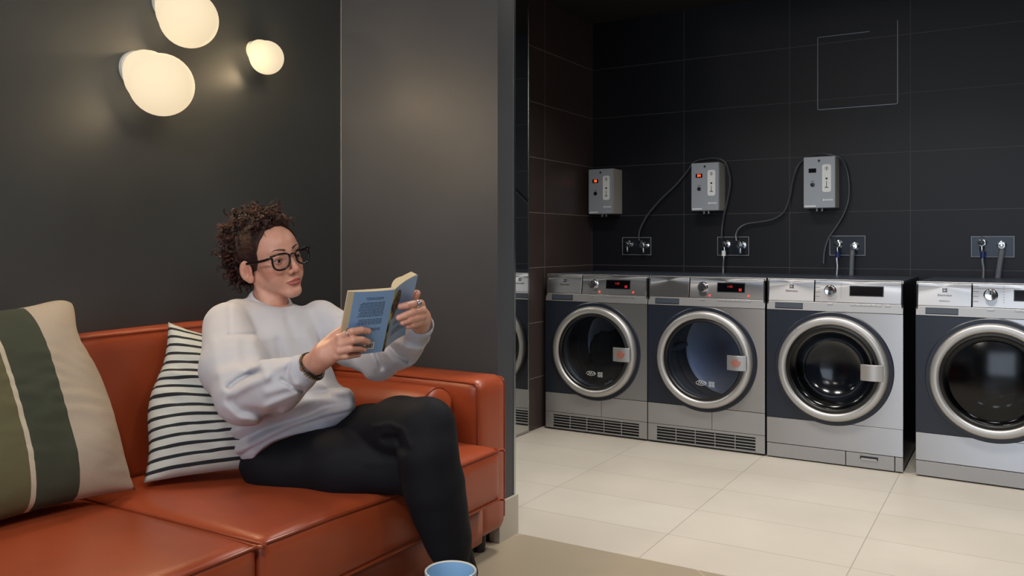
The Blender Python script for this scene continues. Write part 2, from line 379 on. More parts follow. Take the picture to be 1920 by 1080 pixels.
def machine(x, y, rz, kind, label, name, cat, group, load=None, faint=False, lit=True):
    t = thing(name, label, cat, (x, y, 0), rz, group)
    D = .655
    bm = bmesh.new()                                           # cabinet shell: two sides, back and top
    box(bm, (0, .004, .012), (.008, D, MH-.012)); box(bm, (MW-.008, .004, .012), (MW, D, MH-.012)); box(bm, (.008, D-.008, .012), (MW-.008, D, MH-.012))
    box(bm, (.008, .004, .012), (MW-.008, D-.008, .02))
    finish('cabinet', bm, M['black'], t, bevel=.003)
    bm = bmesh.new(); prism(bm, [(.022, MH-.012), (D, MH-.012), (D, MH), (.03, MH)], 0, MW, plane='yz'); finish('worktop', bm, M['grey_plastic'], t, smooth=False, bevel=.002)
    # front
    zb = .194 if kind == 'washer' else .205
    bm = bmesh.new(); panel_hole(bm, 0, MW, zb, .700, CX, CZ, .222, -PI/2, PI/2, -.0, .012); finish('steel_front', bm, M['steel'], t, smooth=False)
    bm = bmesh.new(); panel_hole(bm, 0, MW, zb, .700, CX, CZ, .222, PI/2, 1.5*PI, -.0015, .012)
    lathe(bm, [(.222, .012), (.222, -.003), (.256, -.004), (.261, -.001), (.261, .001)], (CX, 0, CZ), 'y', 96); finish('enamel_front', bm, M['navy'], t, auto=30)
    # control fascia, leaning back towards the top
    def fy(z): return 0 + (z-.70)/(MH-.70)*.022
    def fas(bm, x0, x1, z0, z1, off=0., th=.01, mi=0):
        v = []
        for dx in (x0, x1):
            v += [(dx, fy(z0)-off, z0), (dx, fy(z1)-off, z1), (dx, fy(z1)-off+th, z1), (dx, fy(z0)-off+th, z0)]
        V = [bm.verts.new(p) for p in v]
        for q in ((0,1,2,3),(7,6,5,4),(0,4,5,1),(1,5,6,2),(2,6,7,3),(3,7,4,0)):
            f = bm.faces.new([V[i] for i in q]); f.material_index = mi
    bm = bmesh.new(); fas(bm, 0, MW, .702, .743, .0, .02); fas(bm, 0, .004, .743, MH-.004, 0, .02); fas(bm, MW-.006, MW, .743, MH-.004, 0, .02); fas(bm, 0, MW, MH-.004, MH, .0, .02)
    finish('fascia', bm, M['steel_lt'], t, smooth=False, bevel=.001)
    bm = bmesh.new(); fas(bm, .006, .213, .745, MH-.006, .001); o = finish('drawer_front' if kind == 'washer' else 'tank_front', bm, M['steel'], t, smooth=False, bevel=.001)
    bm = bmesh.new(); fas(bm, .038, .165, .708, .736, .001, .004); fas(bm, .040, .163, .712, .734, -.002+.0035, .003, 1)
    finish('handle_recess', bm, [M['black'], M['grey_plastic']], o, smooth=False)
    bm = bmesh.new(); fas(bm, .218, MW-.008, .745, MH-.006, .001); finish('control_plate', bm, M['steel'], t, smooth=False, bevel=.001)
    def face_mw(x_, z_): return Matrix.Translation((x_, fy(z_)-.0018, z_)) @ Matrix.Rotation(-math.atan(.022/.148), 4, 'X') @ RX
    if not (faint and kind == 'dryer'):
        lg = bmesh.new(); s = .009      # square mark: a split square with a wedge
        q = face_mw(.112, .812)
        for poly in ([(-s, -s), (-s*.55, -s), (-s*.55, s), (-s, s)], [(-s*.4, s), (-s*.4, s*.62), (s*.35, 0), (-s*.4, -s*.62), (-s*.4, -s), (s*.05, -s*.9), (s*.62, -.0015), (s*.62, .0015), (s*.05, s*.9)], [(s*.2, s), (s*.72, s*.3), (s*.72, -s*.3), (s*.2, -s), (s, -s), (s, s)]):
            vv = [lg.verts.new(q @ Vector((a, b, 0))) for a, b in poly]; lg.faces.new(vv)
        finish('emblem', lg, M['ink'], o, smooth=False)
        text_mesh('lettering', 'Electrolux', .0135, M['ink'], o, face_mw(.112, .791))
        if kind == 'washer' and x > -.6: text_mesh('lettering', 'PROFESSIONAL', .0062, M['ink'], o, face_mw(.112, .766))
    # dial
    kx, kz = .285, .797
    bm = bmesh.new(); lathe(bm, [(.027, .001), (.027, -.003), (.0225, -.005), (.0215, -.022), (.019, -.026), (.006, -.0245), (0, -.0245)], (kx, fy(kz), kz), 'y', 40)
    k_ = finish('dial', bm, M['chrome'], t, auto=30); bm = bmesh.new(); box(bm, (kx-.0022, fy(kz)-.0285, kz+.002), (kx+.0022, fy(kz)-.0255, kz+.02)); finish('pointer', bm, M['ink'], k_, smooth=False)
    if kind == 'washer':
        for sgn in (-1, 1):
            bm = bmesh.new()
            for i in range(7):
                if sgn < 0 and i % 2: continue
                fas(bm, kx+sgn*.045-(.028 if sgn < 0 else 0), kx+sgn*.045+(.005 if sgn > 0 else 0), .768+i*.0105, .7695+i*.0105, .0018, .001)
            finish('programme_marks', bm, M['ink'], t, smooth=False)
    # display
    dx0, dx1 = (.36, .49) if kind == 'dryer' else (.372, .508)
    bm = bmesh.new(); fas(bm, dx0-.004, dx1+.004, .775, .822, .0018, .004, 1); fas(bm, dx0, dx1, .779, .818, .003, .004); d_ = finish('display', bm, [M['display'], M['black']], t, smooth=False)
    if kind == 'dryer' and lit:
        text_mesh('digits', '1:05', .016, M['red_dim'], d_, Matrix.Translation((0, -.0015, 0)) @ face_mw(dx0+.06, .803))
        bm = bmesh.new(); fas(bm, dx1-.026, dx1-.012, .782, .795, .0036, .001); finish('digits', bm, M['red_dim'], d_, smooth=False)
        for bx, bz in ((kx+.035, .757), (dx1+.022, .760)):
            bm = bmesh.new(); lathe(bm, [(.0042, .0), (.0042, -.002), (.003, -.0035), (0, -.004)], (bx, fy(bz)-.001, bz), 'y', 16); finish('indicator_light', bm, M['red_led'], t)
    for b0, b1 in [(dx0+.001+i*.0225, dx0+.021+i*.0225) for i in range(6)]+[(kx-.012, kx+.012), (dx1+.012, dx1+.034)]:
        bm = bmesh.new(); fas(bm, b0, b1, .732, .740, .0035, .004); finish('push_button', bm, M['steel_lt'], t, smooth=False, bevel=.0008)
    # lower front
    if kind == 'washer':
        bm = bmesh.new(); box(bm, (0, 0, .072), (MW, .012, zb-.002)); finish('lower_front', bm, M['steel'], t, smooth=False, bevel=.001)
        for q0, q1 in ((0, .352), (.56, MW), (.355, .557)) if x < -.5 else ((0, MW),):
            bm = bmesh.new(); box(bm, (q0, .002, .006), (q1, .014, .069)); p_ = finish('plinth', bm, M['steel_lt'], t, smooth=False, bevel=.0015)
        if x < -.5:
            bm = bmesh.new(); box(bm, (.415, -.001, .044), (.490, .004, .058), 0); box(bm, (.42, -.004, .043), (.485, -.0, .050), 1); finish('filter_flap_handle', bm, [M['black'], M['chrome']], p_, smooth=False)
    else:
        bm = bmesh.new(); box(bm, (0, 0, .098), (.333, .012, zb-.003)); box(bm, (.335, 0, .098), (MW, .012, zb-.003)); finish('lower_front', bm, M['steel_lt'], t, smooth=False, bevel=.001)
        bm = bmesh.new(); box(bm, (0, 0, .010), (.048, .012, .096)); box(bm, (.548, 0, .010), (MW, .012, .096)); box(bm, (.048, 0, .084), (.548, .012, .096)); box(bm, (.048, 0, .010), (.548, .012, .017))
        for i in range(4): box(bm, (.048, .001, .0285+i*.0145), (.548, .0035, .0330+i*.0145))
        for i in range(5): box(bm, (.148+i*.1-.002, .003, .017), (.148+i*.1+.002, .011, .084))
        g_ = finish('vent_grille', bm, M['steel_lt'], t, smooth=False, bevel=.0008)
        bm = bmesh.new(); box(bm, (.03, .014, .012), (.56, .02, .094)); finish('vent_backing', bm, M['black'], t, smooth=False)
    for fx in (.05, MW-.05):
        for fyy in (.06, D-.06):
            bm = bmesh.new(); lathe(bm, [(0, 0), (.02, 0), (.02, .008), (.012, .010), (.012, .014), (0, .014)], (fx, fyy, 0), 'z', 16); finish('foot', bm, M['rubber'], t)
    # door
    dr = bpy.data.objects.new('door', None)
    bm = bmesh.new(); lathe(bm, [(.200, -.008), (.201, -.024), (.206, -.032), (.214, -.035), (.229, -.034), (.237, -.028), (.240, -.016), (.240, -.002)], (CX, 0, CZ), 'y', 128); dr = finish('door', bm, M['ring'], t, auto=50)
    bm = bmesh.new(); lathe(bm, [(.201, -.010), (.201, .014), (.192, .02)], (CX, 0, CZ), 'y', 96); lathe(bm, [(.201, -.026), (.190, -.029), (.185, -.024), (.185, -.008)], (CX, 0, CZ), 'y', 96); finish('inner_rim', bm, M['black'], dr, auto=30)
    bm = bmesh.new()
    if kind == 'washer': lathe(bm, [(.187, -.022), (.172, -.019), (.160, .0), (.150, .04), (.120, .075), (.07, .092), (0, .098)], (CX, 0, CZ), 'y', 96)
    else: lathe(bm, [(.187, -.022), (.12, -.031), (.06, -.034), (0, -.035)], (CX, 0, CZ), 'y', 96)
    finish('glass', bm, M['glass' if kind == 'dryer' else 'glass_w'], dr, auto=0)
    if kind == 'washer' and x > -.6:
        bm = bmesh.new(); lathe(bm, [(.165, -.024), (.115, -.036), (.05, -.043), (0, -.045)], (CX, 0, CZ), 'y', 96); finish('outer_glass', bm, M['glass_w'], dr, auto=0)
    if not (kind == 'washer' and x > -.6):
        bm = bmesh.new(); hx = CX+.128; prof = []
        for i in range(9):
            a = i/8; prof.append((hx+a*.094, -.052-.010*math.sin(a*PI)))
        prof2 = [(p[0], p[1]+.007) for p in prof[::-1]]
        prism(bm, prof+prof2, CZ-.036, CZ+.036, plane='xy'); box(bm, (hx+.06, -.05, CZ-.03), (hx+.085, -.034, CZ+.03))
        h_ = finish('door_handle', bm, M['steel_lt'] if kind == 'dryer' else M['ring'], dr, bevel=.0015, auto=30)
        if kind == 'dryer':
            bm = bmesh.new()
            for z0, z1, a, b in ((.012, .018, .036, .058), (.002, .009, .026, .068), (-.008, -.001, .028, .066), (-.017, -.011, .034, .060)):
                x_ = hx+a
                while x_ < hx+b: box(bm, (x_, -.0628, CZ+z0), (x_+.0032, -.0618, CZ+z1)); x_ += .0046
            finish('printed_notice', bm, M['red_print'], h_, smooth=False)
    if kind == 'dryer':            # printed symbols on the glass
        bm = bmesh.new(); q = lambda a, b: (CX+a, -.0385+abs(a)*.02+abs(b)*.03, CZ+b)
        tube(bm, [q(.02*1.3*math.cos(i*PI/10)-.005, .011*math.sin(i*PI/10)-.112) for i in range(20)], .0008, 5, closed=True)
        tube(bm, smooth_path([q(-.02, -.118), q(-.014, -.104), q(-.008, -.118), q(-.003, -.105), q(.003, -.117), q(.012, -.108), q(.018, -.116)]), .0008, 5)
        for i, (a, b) in enumerate(((.04, -.108), (.055, -.108), (.04, -.122), (.055, -.122))):
            tube(bm, [q(a-.005, b-.005), q(a+.005, b-.005), q(a+.005, b+.005), q(a-.005, b+.005)], .0009, 5, closed=True); tube(bm, [q(a-.004, b+.002*(i-1)), q(a+.004, b-.002*(i-1))], .0008, 5)
        finish('printed_symbols', bm, M['white_print'], dr)
    # drum and gasket
    bm = bmesh.new(); lathe(bm, [(.221, .011), (.215, .03), (.19, .04), (.186, .052), (.2, .062), (.222, .066)], (CX, 0, CZ), 'y', 96); finish('gasket', bm, M['rubber'] if kind == 'washer' else M['grey_plastic'], t, auto=0)
    bm = bmesh.new(); lathe(bm, [(.222, .066), (.24, .075), (.242, .16), (.238, .165), (.238, .18), (.242, .185), (.242, .28), (.238, .285), (.238, .30), (.242, .305), (.242, .42), (.22, .43), (.05, .435), (0, .43)], (CX, 0, CZ), 'y', 72)
    dm = M['drum' if kind == 'dryer' else 'drum_w']; dd = finish('drum', bm, dm, t, auto=30)
    for i in range(3):
        a = 2*PI*i/3+.5+x; c, s = math.cos(a), math.sin(a)
        bm = bmesh.new(); pts = [Vector((CX+c*.232, .08+.33*j/10, CZ+s*.232)) for j in range(11)]; tube(bm, pts, [.004+.017*math.sin(PI*min(1, max(0, j/10)))**.5 for j in range(11)], 12); finish('paddle', bm, dm, dd)
    return t
ds = 'dryers under the coin boxes'; 
machine(-2.232, 4.088, 0, 'dryer', 'steel and navy tumble dryer beside the tiled side wall, dark laundry inside', 'tumble_dryer', 'dryer', ds)
machine(-1.635, 4.088, 0, 'dryer', 'steel and navy tumble dryer with an empty lit drum, right of the loaded one', 'tumble_dryer', 'dryer', ds, faint=True)
machine(-1.034, 4.088, 0, 'washer', 'steel and navy washing machine with a square door handle, right of both dryers', 'washing_machine', 'washing machine', 'washing machines in the row')
machine(-.391, 4.085, math.radians(-2.5), 'washer', 'steel and navy washing machine cut by the right edge of the picture', 'washing_machine', 'washing machine', 'washing machines in the row')
# laundry in the first drum
def blob(name, c, r, m_, seed, label, cat, s=(1,1,1)):
    bm = bmesh.new(); bmesh.ops.create_icosphere(bm, subdivisions=5, radius=1)
    for v in bm.verts:
        p = v.co.copy(); k = 1+.28*noise.noise(p*1.6+Vector((seed, 0, 0)))+.16*abs(noise.noise(p*3.6+Vector((0, seed, 0))))+.05*noise.noise(p*9)
        v.co = Vector((p.x*s[0], p.y*s[1], p.z*s[2]))*k*r
    return tag(finish(name, bm, m_, loc=c, auto=0), label, cat)
blob('laundry_pile', (-1.955, 4.345, .375), .128, M['textile'], 3, 'dark bundle of laundry inside the drum of the first dryer', 'laundry', (1.15, .8, 1.15))
blob('laundry_cloth', (-1.86, 4.215, .250), .042, M['textile_g'], 8, 'pale grey cloth at the bottom of the first dryer drum', 'laundry', (1.7, .8, .55))

# ================================================================== COIN BOXES
def coin_box(x0, ztop, digits, label, dep=.135):
    W, H = .158, .268
    t = thing('coin_box', label, 'coin meter', (x0, YB, ztop-H), 0, 'coin meter boxes on the back wall')
    bm = bmesh.new(); box(bm, (0, -dep+.006, 0), (W, 0, H)); finish('housing', bm, M['box_lt'], t, bevel=.003)
    bm = bmesh.new(); prism(bm, rounded_rect(.001, W-.001, .001, H-.001, .004), -dep, -dep+.006); f_ = finish('front_plate', bm, M['box'], t, smooth=False)
    y = -dep
    bm = bmesh.new(); prism(bm, rounded_rect(.094, .138, .082, .226, .011, 6), y-.001, y); pl = finish('coin_plate', bm, M['white_print'], t, smooth=False)
    bm = bmesh.new()
    tube(bm, [(.116+.008*math.cos(a*PI/8), y-.0015, .205+.008*math.sin(a*PI/8)) for a in range(16)], .0008, 5, closed=True); box(bm, (.1145, y-.002, .196), (.1175, y-.001, .214))
    lathe(bm, [(.0055, 0), (.0055, -.003), (0, -.003)], (.116, y, .152), 'y', 16)
    box(bm, (.1145, y-.002, .108), (.1175, y-.001, .138)); box(bm, (.107, y-.002, .104), (.125, y-.001, .108)); finish('coin_slot', bm, M['ink'], pl, smooth=False)
    bm = bmesh.new(); box(bm, (.026, y-.002, .185), (.064, y, .207)); d_ = finish('display', bm, M['display'], t, smooth=False)
    if digits: text_mesh('digits', digits, .021, M['led_or'], d_, Matrix.Translation((.045, y-.003, .196)) @ RX)
    bm = bmesh.new(); lathe(bm, [(.011, .0), (.011, -.004), (.006, -.005), (.006, -.008), (0, -.008)], (.046, y, .122), 'y', 24); finish('start_button', bm, M['black'], t, auto=30)
    text_mesh('lettering', 'START', .007, M['ink'], t, Matrix.Translation((.046, y-.001, .14)) @ RX)
    text_mesh('lettering', 'iMonetto', .011, M['white_print'], t, Matrix.Translation((.122, y-.001, .042)) @ RX) if False else None
    bm = bmesh.new(); box(bm, (.098, y-.001, .036), (.106, y, .046)); 
    for i in range(6): box(bm, (.109+i*.0065, y-.001, .037), (.1135+i*.0065, y, .045))
    box(bm, (.006, y-.001, .006), (.062, y, .013)); finish('maker_plate', bm, M['white_print'], t, smooth=False)
    bm = bmesh.new(); lathe(bm, [(.006, 0), (.006, -.003), (0, -.003)], (.078, y, .247), 'y', 16); box(bm, (.0765, y-.004, .239), (.0795, y-.001, .252)); finish('lock', bm, M['ink'], t)
    for gx in (.058, .084):
        bm = bmesh.new(); lathe(bm, [(.0, -.016), (.008, -.016), (.008, -.004), (.0095, -.003), (.0095, 0)], (gx, -.07, 0), 'z', 16); finish('cable_gland', bm, M['steel_lt'], t)
    return t
coin_box(-2.226, 1.458, '18', 'grey coin box in the corner above the first dryer, red digits lit', .140)
coin_box(-1.594, 1.466, '54', 'grey coin box with red digits between two curving hoses', .12)
coin_box(-.981, 1.468, '', 'grey coin box with its display dark, right of the other two', .12)
# ================================================================== TAPS AND HOSES
def tap(bm, x, z, dirx=0):
    lathe(bm, [(.022, 0), (.022, -.007), (.012, -.010), (.012, -.043), (.017, -.046), (.017, -.064), (0, -.066)], (x, YB-.004, z), 'y', 20)
    tube(bm, [(x, YB-.045, z), (x, YB-.047, z-.02), (x, YB-.047, z-.045)], [.011, .011, .009], 12)
def wall_plate(x0, x1, z0, z1, taps, label, black=False):
    t = thing('tap_plate', label, 'tap plate', (0,0,0), 0, 'chrome tap plates on the back wall')
    bm = bmesh.new(); prism(bm, rounded_rect(x0, x1, z0, z1, .003), YB-.008, YB); finish('plate', bm, M['plate'], t, smooth=False)
    bm = bmesh.new(); e_ = .0025
    for q0, q1, q2, q3 in ((x0, x1, z0, z0+e_), (x0, x1, z1-e_, z1), (x0, x0+e_, z0+e_, z1-e_), (x1-e_, x1, z0+e_, z1-e_)): box(bm, (q0, YB-.0095, q2), (q1, YB-.008, q3))
    finish('bright_edge', bm, M['box'], t, smooth=False)
    for i, (x, z, hh) in enumerate(taps):
        bm = bmesh.new(); tap(bm, x, z); v = finish('tap', bm, M['chrome'], t, auto=40)
        bm = bmesh.new()
        if hh: lathe(bm, [(0, -.066), (.012, -.066), (.014, -.075), (.012, -.088), (0, -.09)], (x, YB-.004, z), 'y', 8); box(bm, (x-.004, YB-.09, z-.003), (x+.004, YB-.07, z+.03))
        else: lathe(bm, [(.0, -.066), (.01, -.066), (.01, -.078), (0, -.08)], (x, YB-.004, z), 'y', 16)
        finish('tap_knob', bm, M['black'] if hh == 2 else M['chrome'], v)
    return t
def pl(px0, px1, py0, py1): a = onY(px0, py1, YB); b = onY(px1, py0, YB); return a.x, b.x, (a.z+onY(px1, py1, YB).z)/2, (b.z+onY(px0, py0, YB).z)/2
def tz(px, py): p = onY(px, py, YB-.05); return p.x, p.z
wall_plate(*pl(1168, 1222, 445, 478), [tz(1176, 458)+(2,), tz(1206, 460)+(1,)], 'chrome tap plate with a hoseless tap, above the first dryer')
wall_plate(*pl(1346, 1405, 444, 479), [tz(1358, 458)+(2,), tz(1388, 460)+(1,)], 'chrome tap plate above the second dryer')
wall_plate(*pl(1556, 1623, 442, 479), [tz(1570, 458)+(2,), tz(1601, 462)+(0,)], 'chrome tap plate above the washing machine with square handle', True)
wall_plate(*pl(1821, 1902, 443, 482), [tz(1841, 455)+(2,), tz(1878, 460)+(0,)], 'chrome tap plate above the rightmost washing machine', True)
def hose(name, pts, r, m_, label, off=.03, cat='hose', collar=None):
    bm = bmesh.new(); q = [onY(p[0], p[1], YB-(p[2] if len(p) > 2 else off)) for p in pts]; tube(bm, smooth_path(q, 8), r, 10)
    if collar:
        a = q[0]; lathe(bm, [(0, 0), (.011, 0), (.012, -.03), (0, -.03)], (a.x, a.y, a.z), 'z', 16, mi=1)
    return tag(finish(name, bm, [m_, collar or m_]), label, cat)
hose('water_hose', [(1199, 452, .06), (1198, 442, .05), (1201, 428, .04), (1215, 402), (1240, 373), (1268, 346), (1288, 322, .02), (1302, 304, .02), (1322, 298, .03), (1345, 297, .06), (1360, 305, .06), (1367, 325, .05), (1369, 345, .04), (1364, 375), (1358, 400), (1354, 425), (1353, 448, .06)], .0052, M['hose'], 'grey hose curving over the middle coin box to the second tap plate')
hose('water_hose', [(1381, 452, .06), (1380, 440, .05), (1386, 428, .04), (1400, 420), (1425, 416), (1450, 411), (1470, 397), (1480, 372), (1485, 345), (1491, 322), (1500, 306, .02), (1516, 293, .03), (1540, 288, .06), (1562, 291, .06), (1578, 298, .05), (1588, 320), (1592, 350), (1590, 378), (1580, 405), (1566, 428), (1553, 448), (1546, 470), (1544, 494)], .0052, M['hose'], 'grey hose looping over the rightmost coin box')
hose('supply_hose', [(1357, 470, .055), (1357, 485, .06), (1356, 500, .05), (1356, 521, .05)], .0045, M['hose_b'], 'thin braided hose down to the second dryer', collar=M['white_print'])
hose('supply_hose', [(1571, 472, .055), (1569, 485, .06), (1570, 500, .06), (1568, 524, .06)], .006, M['hose_b'], 'braided hose with blue collar above the square-handled washing machine', collar=M['blue_p'])
hose('drain_pipe', [(1600, 462, .05), (1598, 475, .055), (1597, 495, .05), (1596, 524, .04)], .0115, M['pipe'], 'thick grey drain pipe above the square-handled washing machine', cat='pipe')
hose('supply_hose', [(1843, 472, .055), (1842, 490, .06), (1844, 505, .06), (1843, 530, .06)], .006, M['hose_b'], 'braided hose with blue collar above the rightmost washing machine', collar=M['blue_p'])
hose('drain_pipe', [(1880, 460, .05), (1878, 475, .055), (1874, 500, .05), (1870, 530, .04)], .0125, M['pipe'], 'thick grey drain pipe above the rightmost washing machine', cat='pipe')

# ================================================================== SOFA
def cushion_mesh(sx, sy, sz, r, crown=.0, cut=.02, dent=None):
    """rounded box centred on 0, gently crowned on top and front"""
    bm = bmesh.new()
    nx, ny, nz = [max(2, int(s/cut)) for s in (sx, sy, sz)]
    def face(o, u, v, nu, nv):
        g = [[bm.verts.new(o+u*(i/nu)+v*(j/nv)) for j in range(nv+1)] for i in range(nu+1)]
        for i in range(nu):
            for j in range(nv): bm.faces.new((g[i][j], g[i+1][j], g[i+1][j+1], g[i][j+1]))
    h = Vector((sx/2, sy/2, sz/2)); X = Vector((sx,0,0)); Y = Vector((0,sy,0)); Z = Vector((0,0,sz))
    for o, u, v, nu, nv in ((-h, X, Y, nx, ny), (-h+Z, X, Y, nx, ny), (-h, X, Z, nx, nz), (-h+Y, X, Z, nx, nz), (-h, Y, Z, ny, nz), (-h+X, Y, Z, ny, nz)): face(o, u, v, nu, nv)
    bmesh.ops.remove_doubles(bm, verts=bm.verts, dist=1e-5)
    hx, hy, hz = h
    for v in bm.verts:
        p = v.co; q = Vector((max(-hx+r, min(hx-r, p.x)), max(-hy+r, min(hy-r, p.y)), max(-hz+r, min(hz-r, p.z))))
        d = p-q
        if d.length > 1e-9: p = q+d.normalized()*r
        a, b, c = p.x/hx, p.y/hy, p.z/hz
        g = lambda t: max(0, 1-t*t)
        p = p+Vector((a*crown*.35*g(b)*g(c)*1.0, b*crown*.2*g(a)*g(c), c*crown*(g(a)*g(b))**.6))
        if dent and c > 0:
            for (dx, dy, ra, am) in dent: p.z -= am*math.exp(-((p.x-dx)**2+(p.y-dy)**2)/ra**2)
        v.co = p
    return bm
SX0, SX1 = -2.205, -1.375      # back to seat front
AY0, AY1 = 2.238, 2.418
sofa = thing('sofa', 'orange leather sofa with piped seams against the dark wall', 'sofa', (-1.8, 1.3, 0))
def sp(name, bm, m_, c, parent=sofa, **k):
    o = finish(name, bm, m_, None, **k); o.location = Vector(c)-(sofa.location if parent is sofa else Vector((0,0,0))); o.parent = parent; return o
def arm(y0, y1):
    w_ = y1-y0; c = (-1.832, (y0+y1)/2, .324)
    a = sp('armrest', cushion_mesh(.738, w_, .51, .034, .004, .03), M['leather'], c, auto=0)
    bm = bmesh.new(); X = -.369+.738; hx, hy, hz = .369, w_/2, .255; r = .034
    k = 1 if y0 > 1 else -1
    for s in (-1, 1):
        bm = bmesh.new()     # piping along the top of the arm and down its front face
        e = hy-.009
        pts = [(-hx+.04, s*e, hz-.009), (0, s*e, hz-.007), (hx-.05, s*e, hz-.009), (hx-.022, s*e, hz-.017), (hx-.010, s*e, hz-.04), (hx-.008, s*e, 0), (hx-.010, s*e, -hz+.04)]
        tube(bm, smooth_path(pts, 8), .0034, 8)
        o = finish('piping', bm, M['leather_pipe'], None); o.parent = a
    return a
arm(AY0, AY1); arm(.115, .295)
bm = cushion_mesh(.12, AY0-.295, .60, .02, .004, .03); sp('base', cushion_mesh(.72, AY0-.297, .135, .012, .002, .04), M['leather'], (-1.80, (AY0+.295)/2, .14), auto=0); bm.free()
# backrest: two tall padded panels leaning a little
for y0, y1 in ((.297, 1.198), (1.200, AY0-.002)):
    bm = cushion_mesh(.12, y1-y0-.002, .40, .028, .012, .025); bmesh.ops.transform(bm, matrix=Matrix.Rotation(math.radians(-5), 4, 'Y'), verts=bm.verts)
    b_ = sp('backrest', bm, M['leather'], (-2.128, (y0+y1)/2, .568), auto=0)
    bm = bmesh.new(); e = (y1-y0)/2-.008; rr = Matrix.Rotation(math.radians(-5), 4, 'Y')
    loop = [(.055, -e, -.19), (.058, -e, .180), (.052, -e+.006, .194), (.052, e-.006, .194), (.058, e, .180), (.055, e, -.19)]
    tube(bm, [rr @ p for p in smooth_path(loop, 10, True)], .0042, 8, closed=True); o = finish('piping', bm, M['leather_pipe'], None); o.parent = b_
bm = bmesh.new(); box(bm, (-2.218, .12, .075), (-2.165, AY1, .74)); bm2 = sp('back_frame', bm, M['leather'], (0, 0, 0), bevel=.012, seg=3)
bm2.location = -sofa.location
for y0, y1, dent in ((.299, 1.262, None), (1.268, AY0-.002, [(-.12, -.10, .20, .022), (.18, -.02, .2, .014)])):
    sx = .70; cx = SX1-sx/2; hz = .082; cz = .382-hz
    s_ = sp('seat_cushion', cushion_mesh(sx, y1-y0, hz*2, .024, .022, .02, dent), M['leather'], (cx, (y0+y1)/2, cz), auto=0)
    ey = (y1-y0)/2
    def dz(x, y):
        z = 0
        if dent:
            for (dx, dy, ra, am) in dent: z -= am*math.exp(-((x-dx)**2+(y-dy)**2)/ra**2)
        return z
    for zz, sgn in ((hz-.006, 1), (-hz+.006, -1)):
        bm = bmesh.new()
        loop = [(-sx/2+.01, -ey+.005), (0, -ey+.004), (sx/2-.02, -ey+.005), (sx/2-.005, -ey+.02), (sx/2-.002, -ey/2), (sx/2+.002, 0), (sx/2-.002, ey/2), (sx/2-.005, ey-.02), (sx/2-.02, ey-.005), (0, ey-.004), (-sx/2+.01, ey-.005)]
        pts = smooth_path([Vector((a, b, 0)) for a, b in loop], 6)
        tube(bm, [Vector((p.x, p.y, zz+(dz(p.x, p.y) if sgn > 0 else 0))) for p in pts], .0042, 8)
        o = finish('piping', bm, M['leather_pipe'], None); o.parent = s_
for fx in (-2.12, -1.53):
    for fy_ in (.2, AY1-.07):
        bm = bmesh.new(); lathe(bm, [(0, 0), (.018, 0), (.024, .078), (0, .078)], (0,0,0), 'z', 20); sp('foot', bm, M['foot'], (fx, fy_, 0), auto=30)
# bolster along the arm
t = thing('bolster_cushion', 'round orange leather bolster cushion lying along the sofa arm', 'cushion', (-1.815, 2.146, .479))
bm = bmesh.new(); lathe(bm, [(0, -.262), (.05, -.262), (.082, -.258), (.0865, -.25), (.088, -.1), (.088, .1), (.0865, .25), (.082, .262), (.05, .268), (0, .27)], (0,0,0), 'x', 56); finish('cover', bm, M['leather'], t, auto=0)
bm = bmesh.new()
for h in (-.254, .256):
    bm = bmesh.new(); tube(bm, [(h, .0865*math.cos(a*PI/24), .0865*math.sin(a*PI/24)) for a in range(48)], .0038, 8, closed=True); finish('piping', bm, M['leather_pipe'], t)

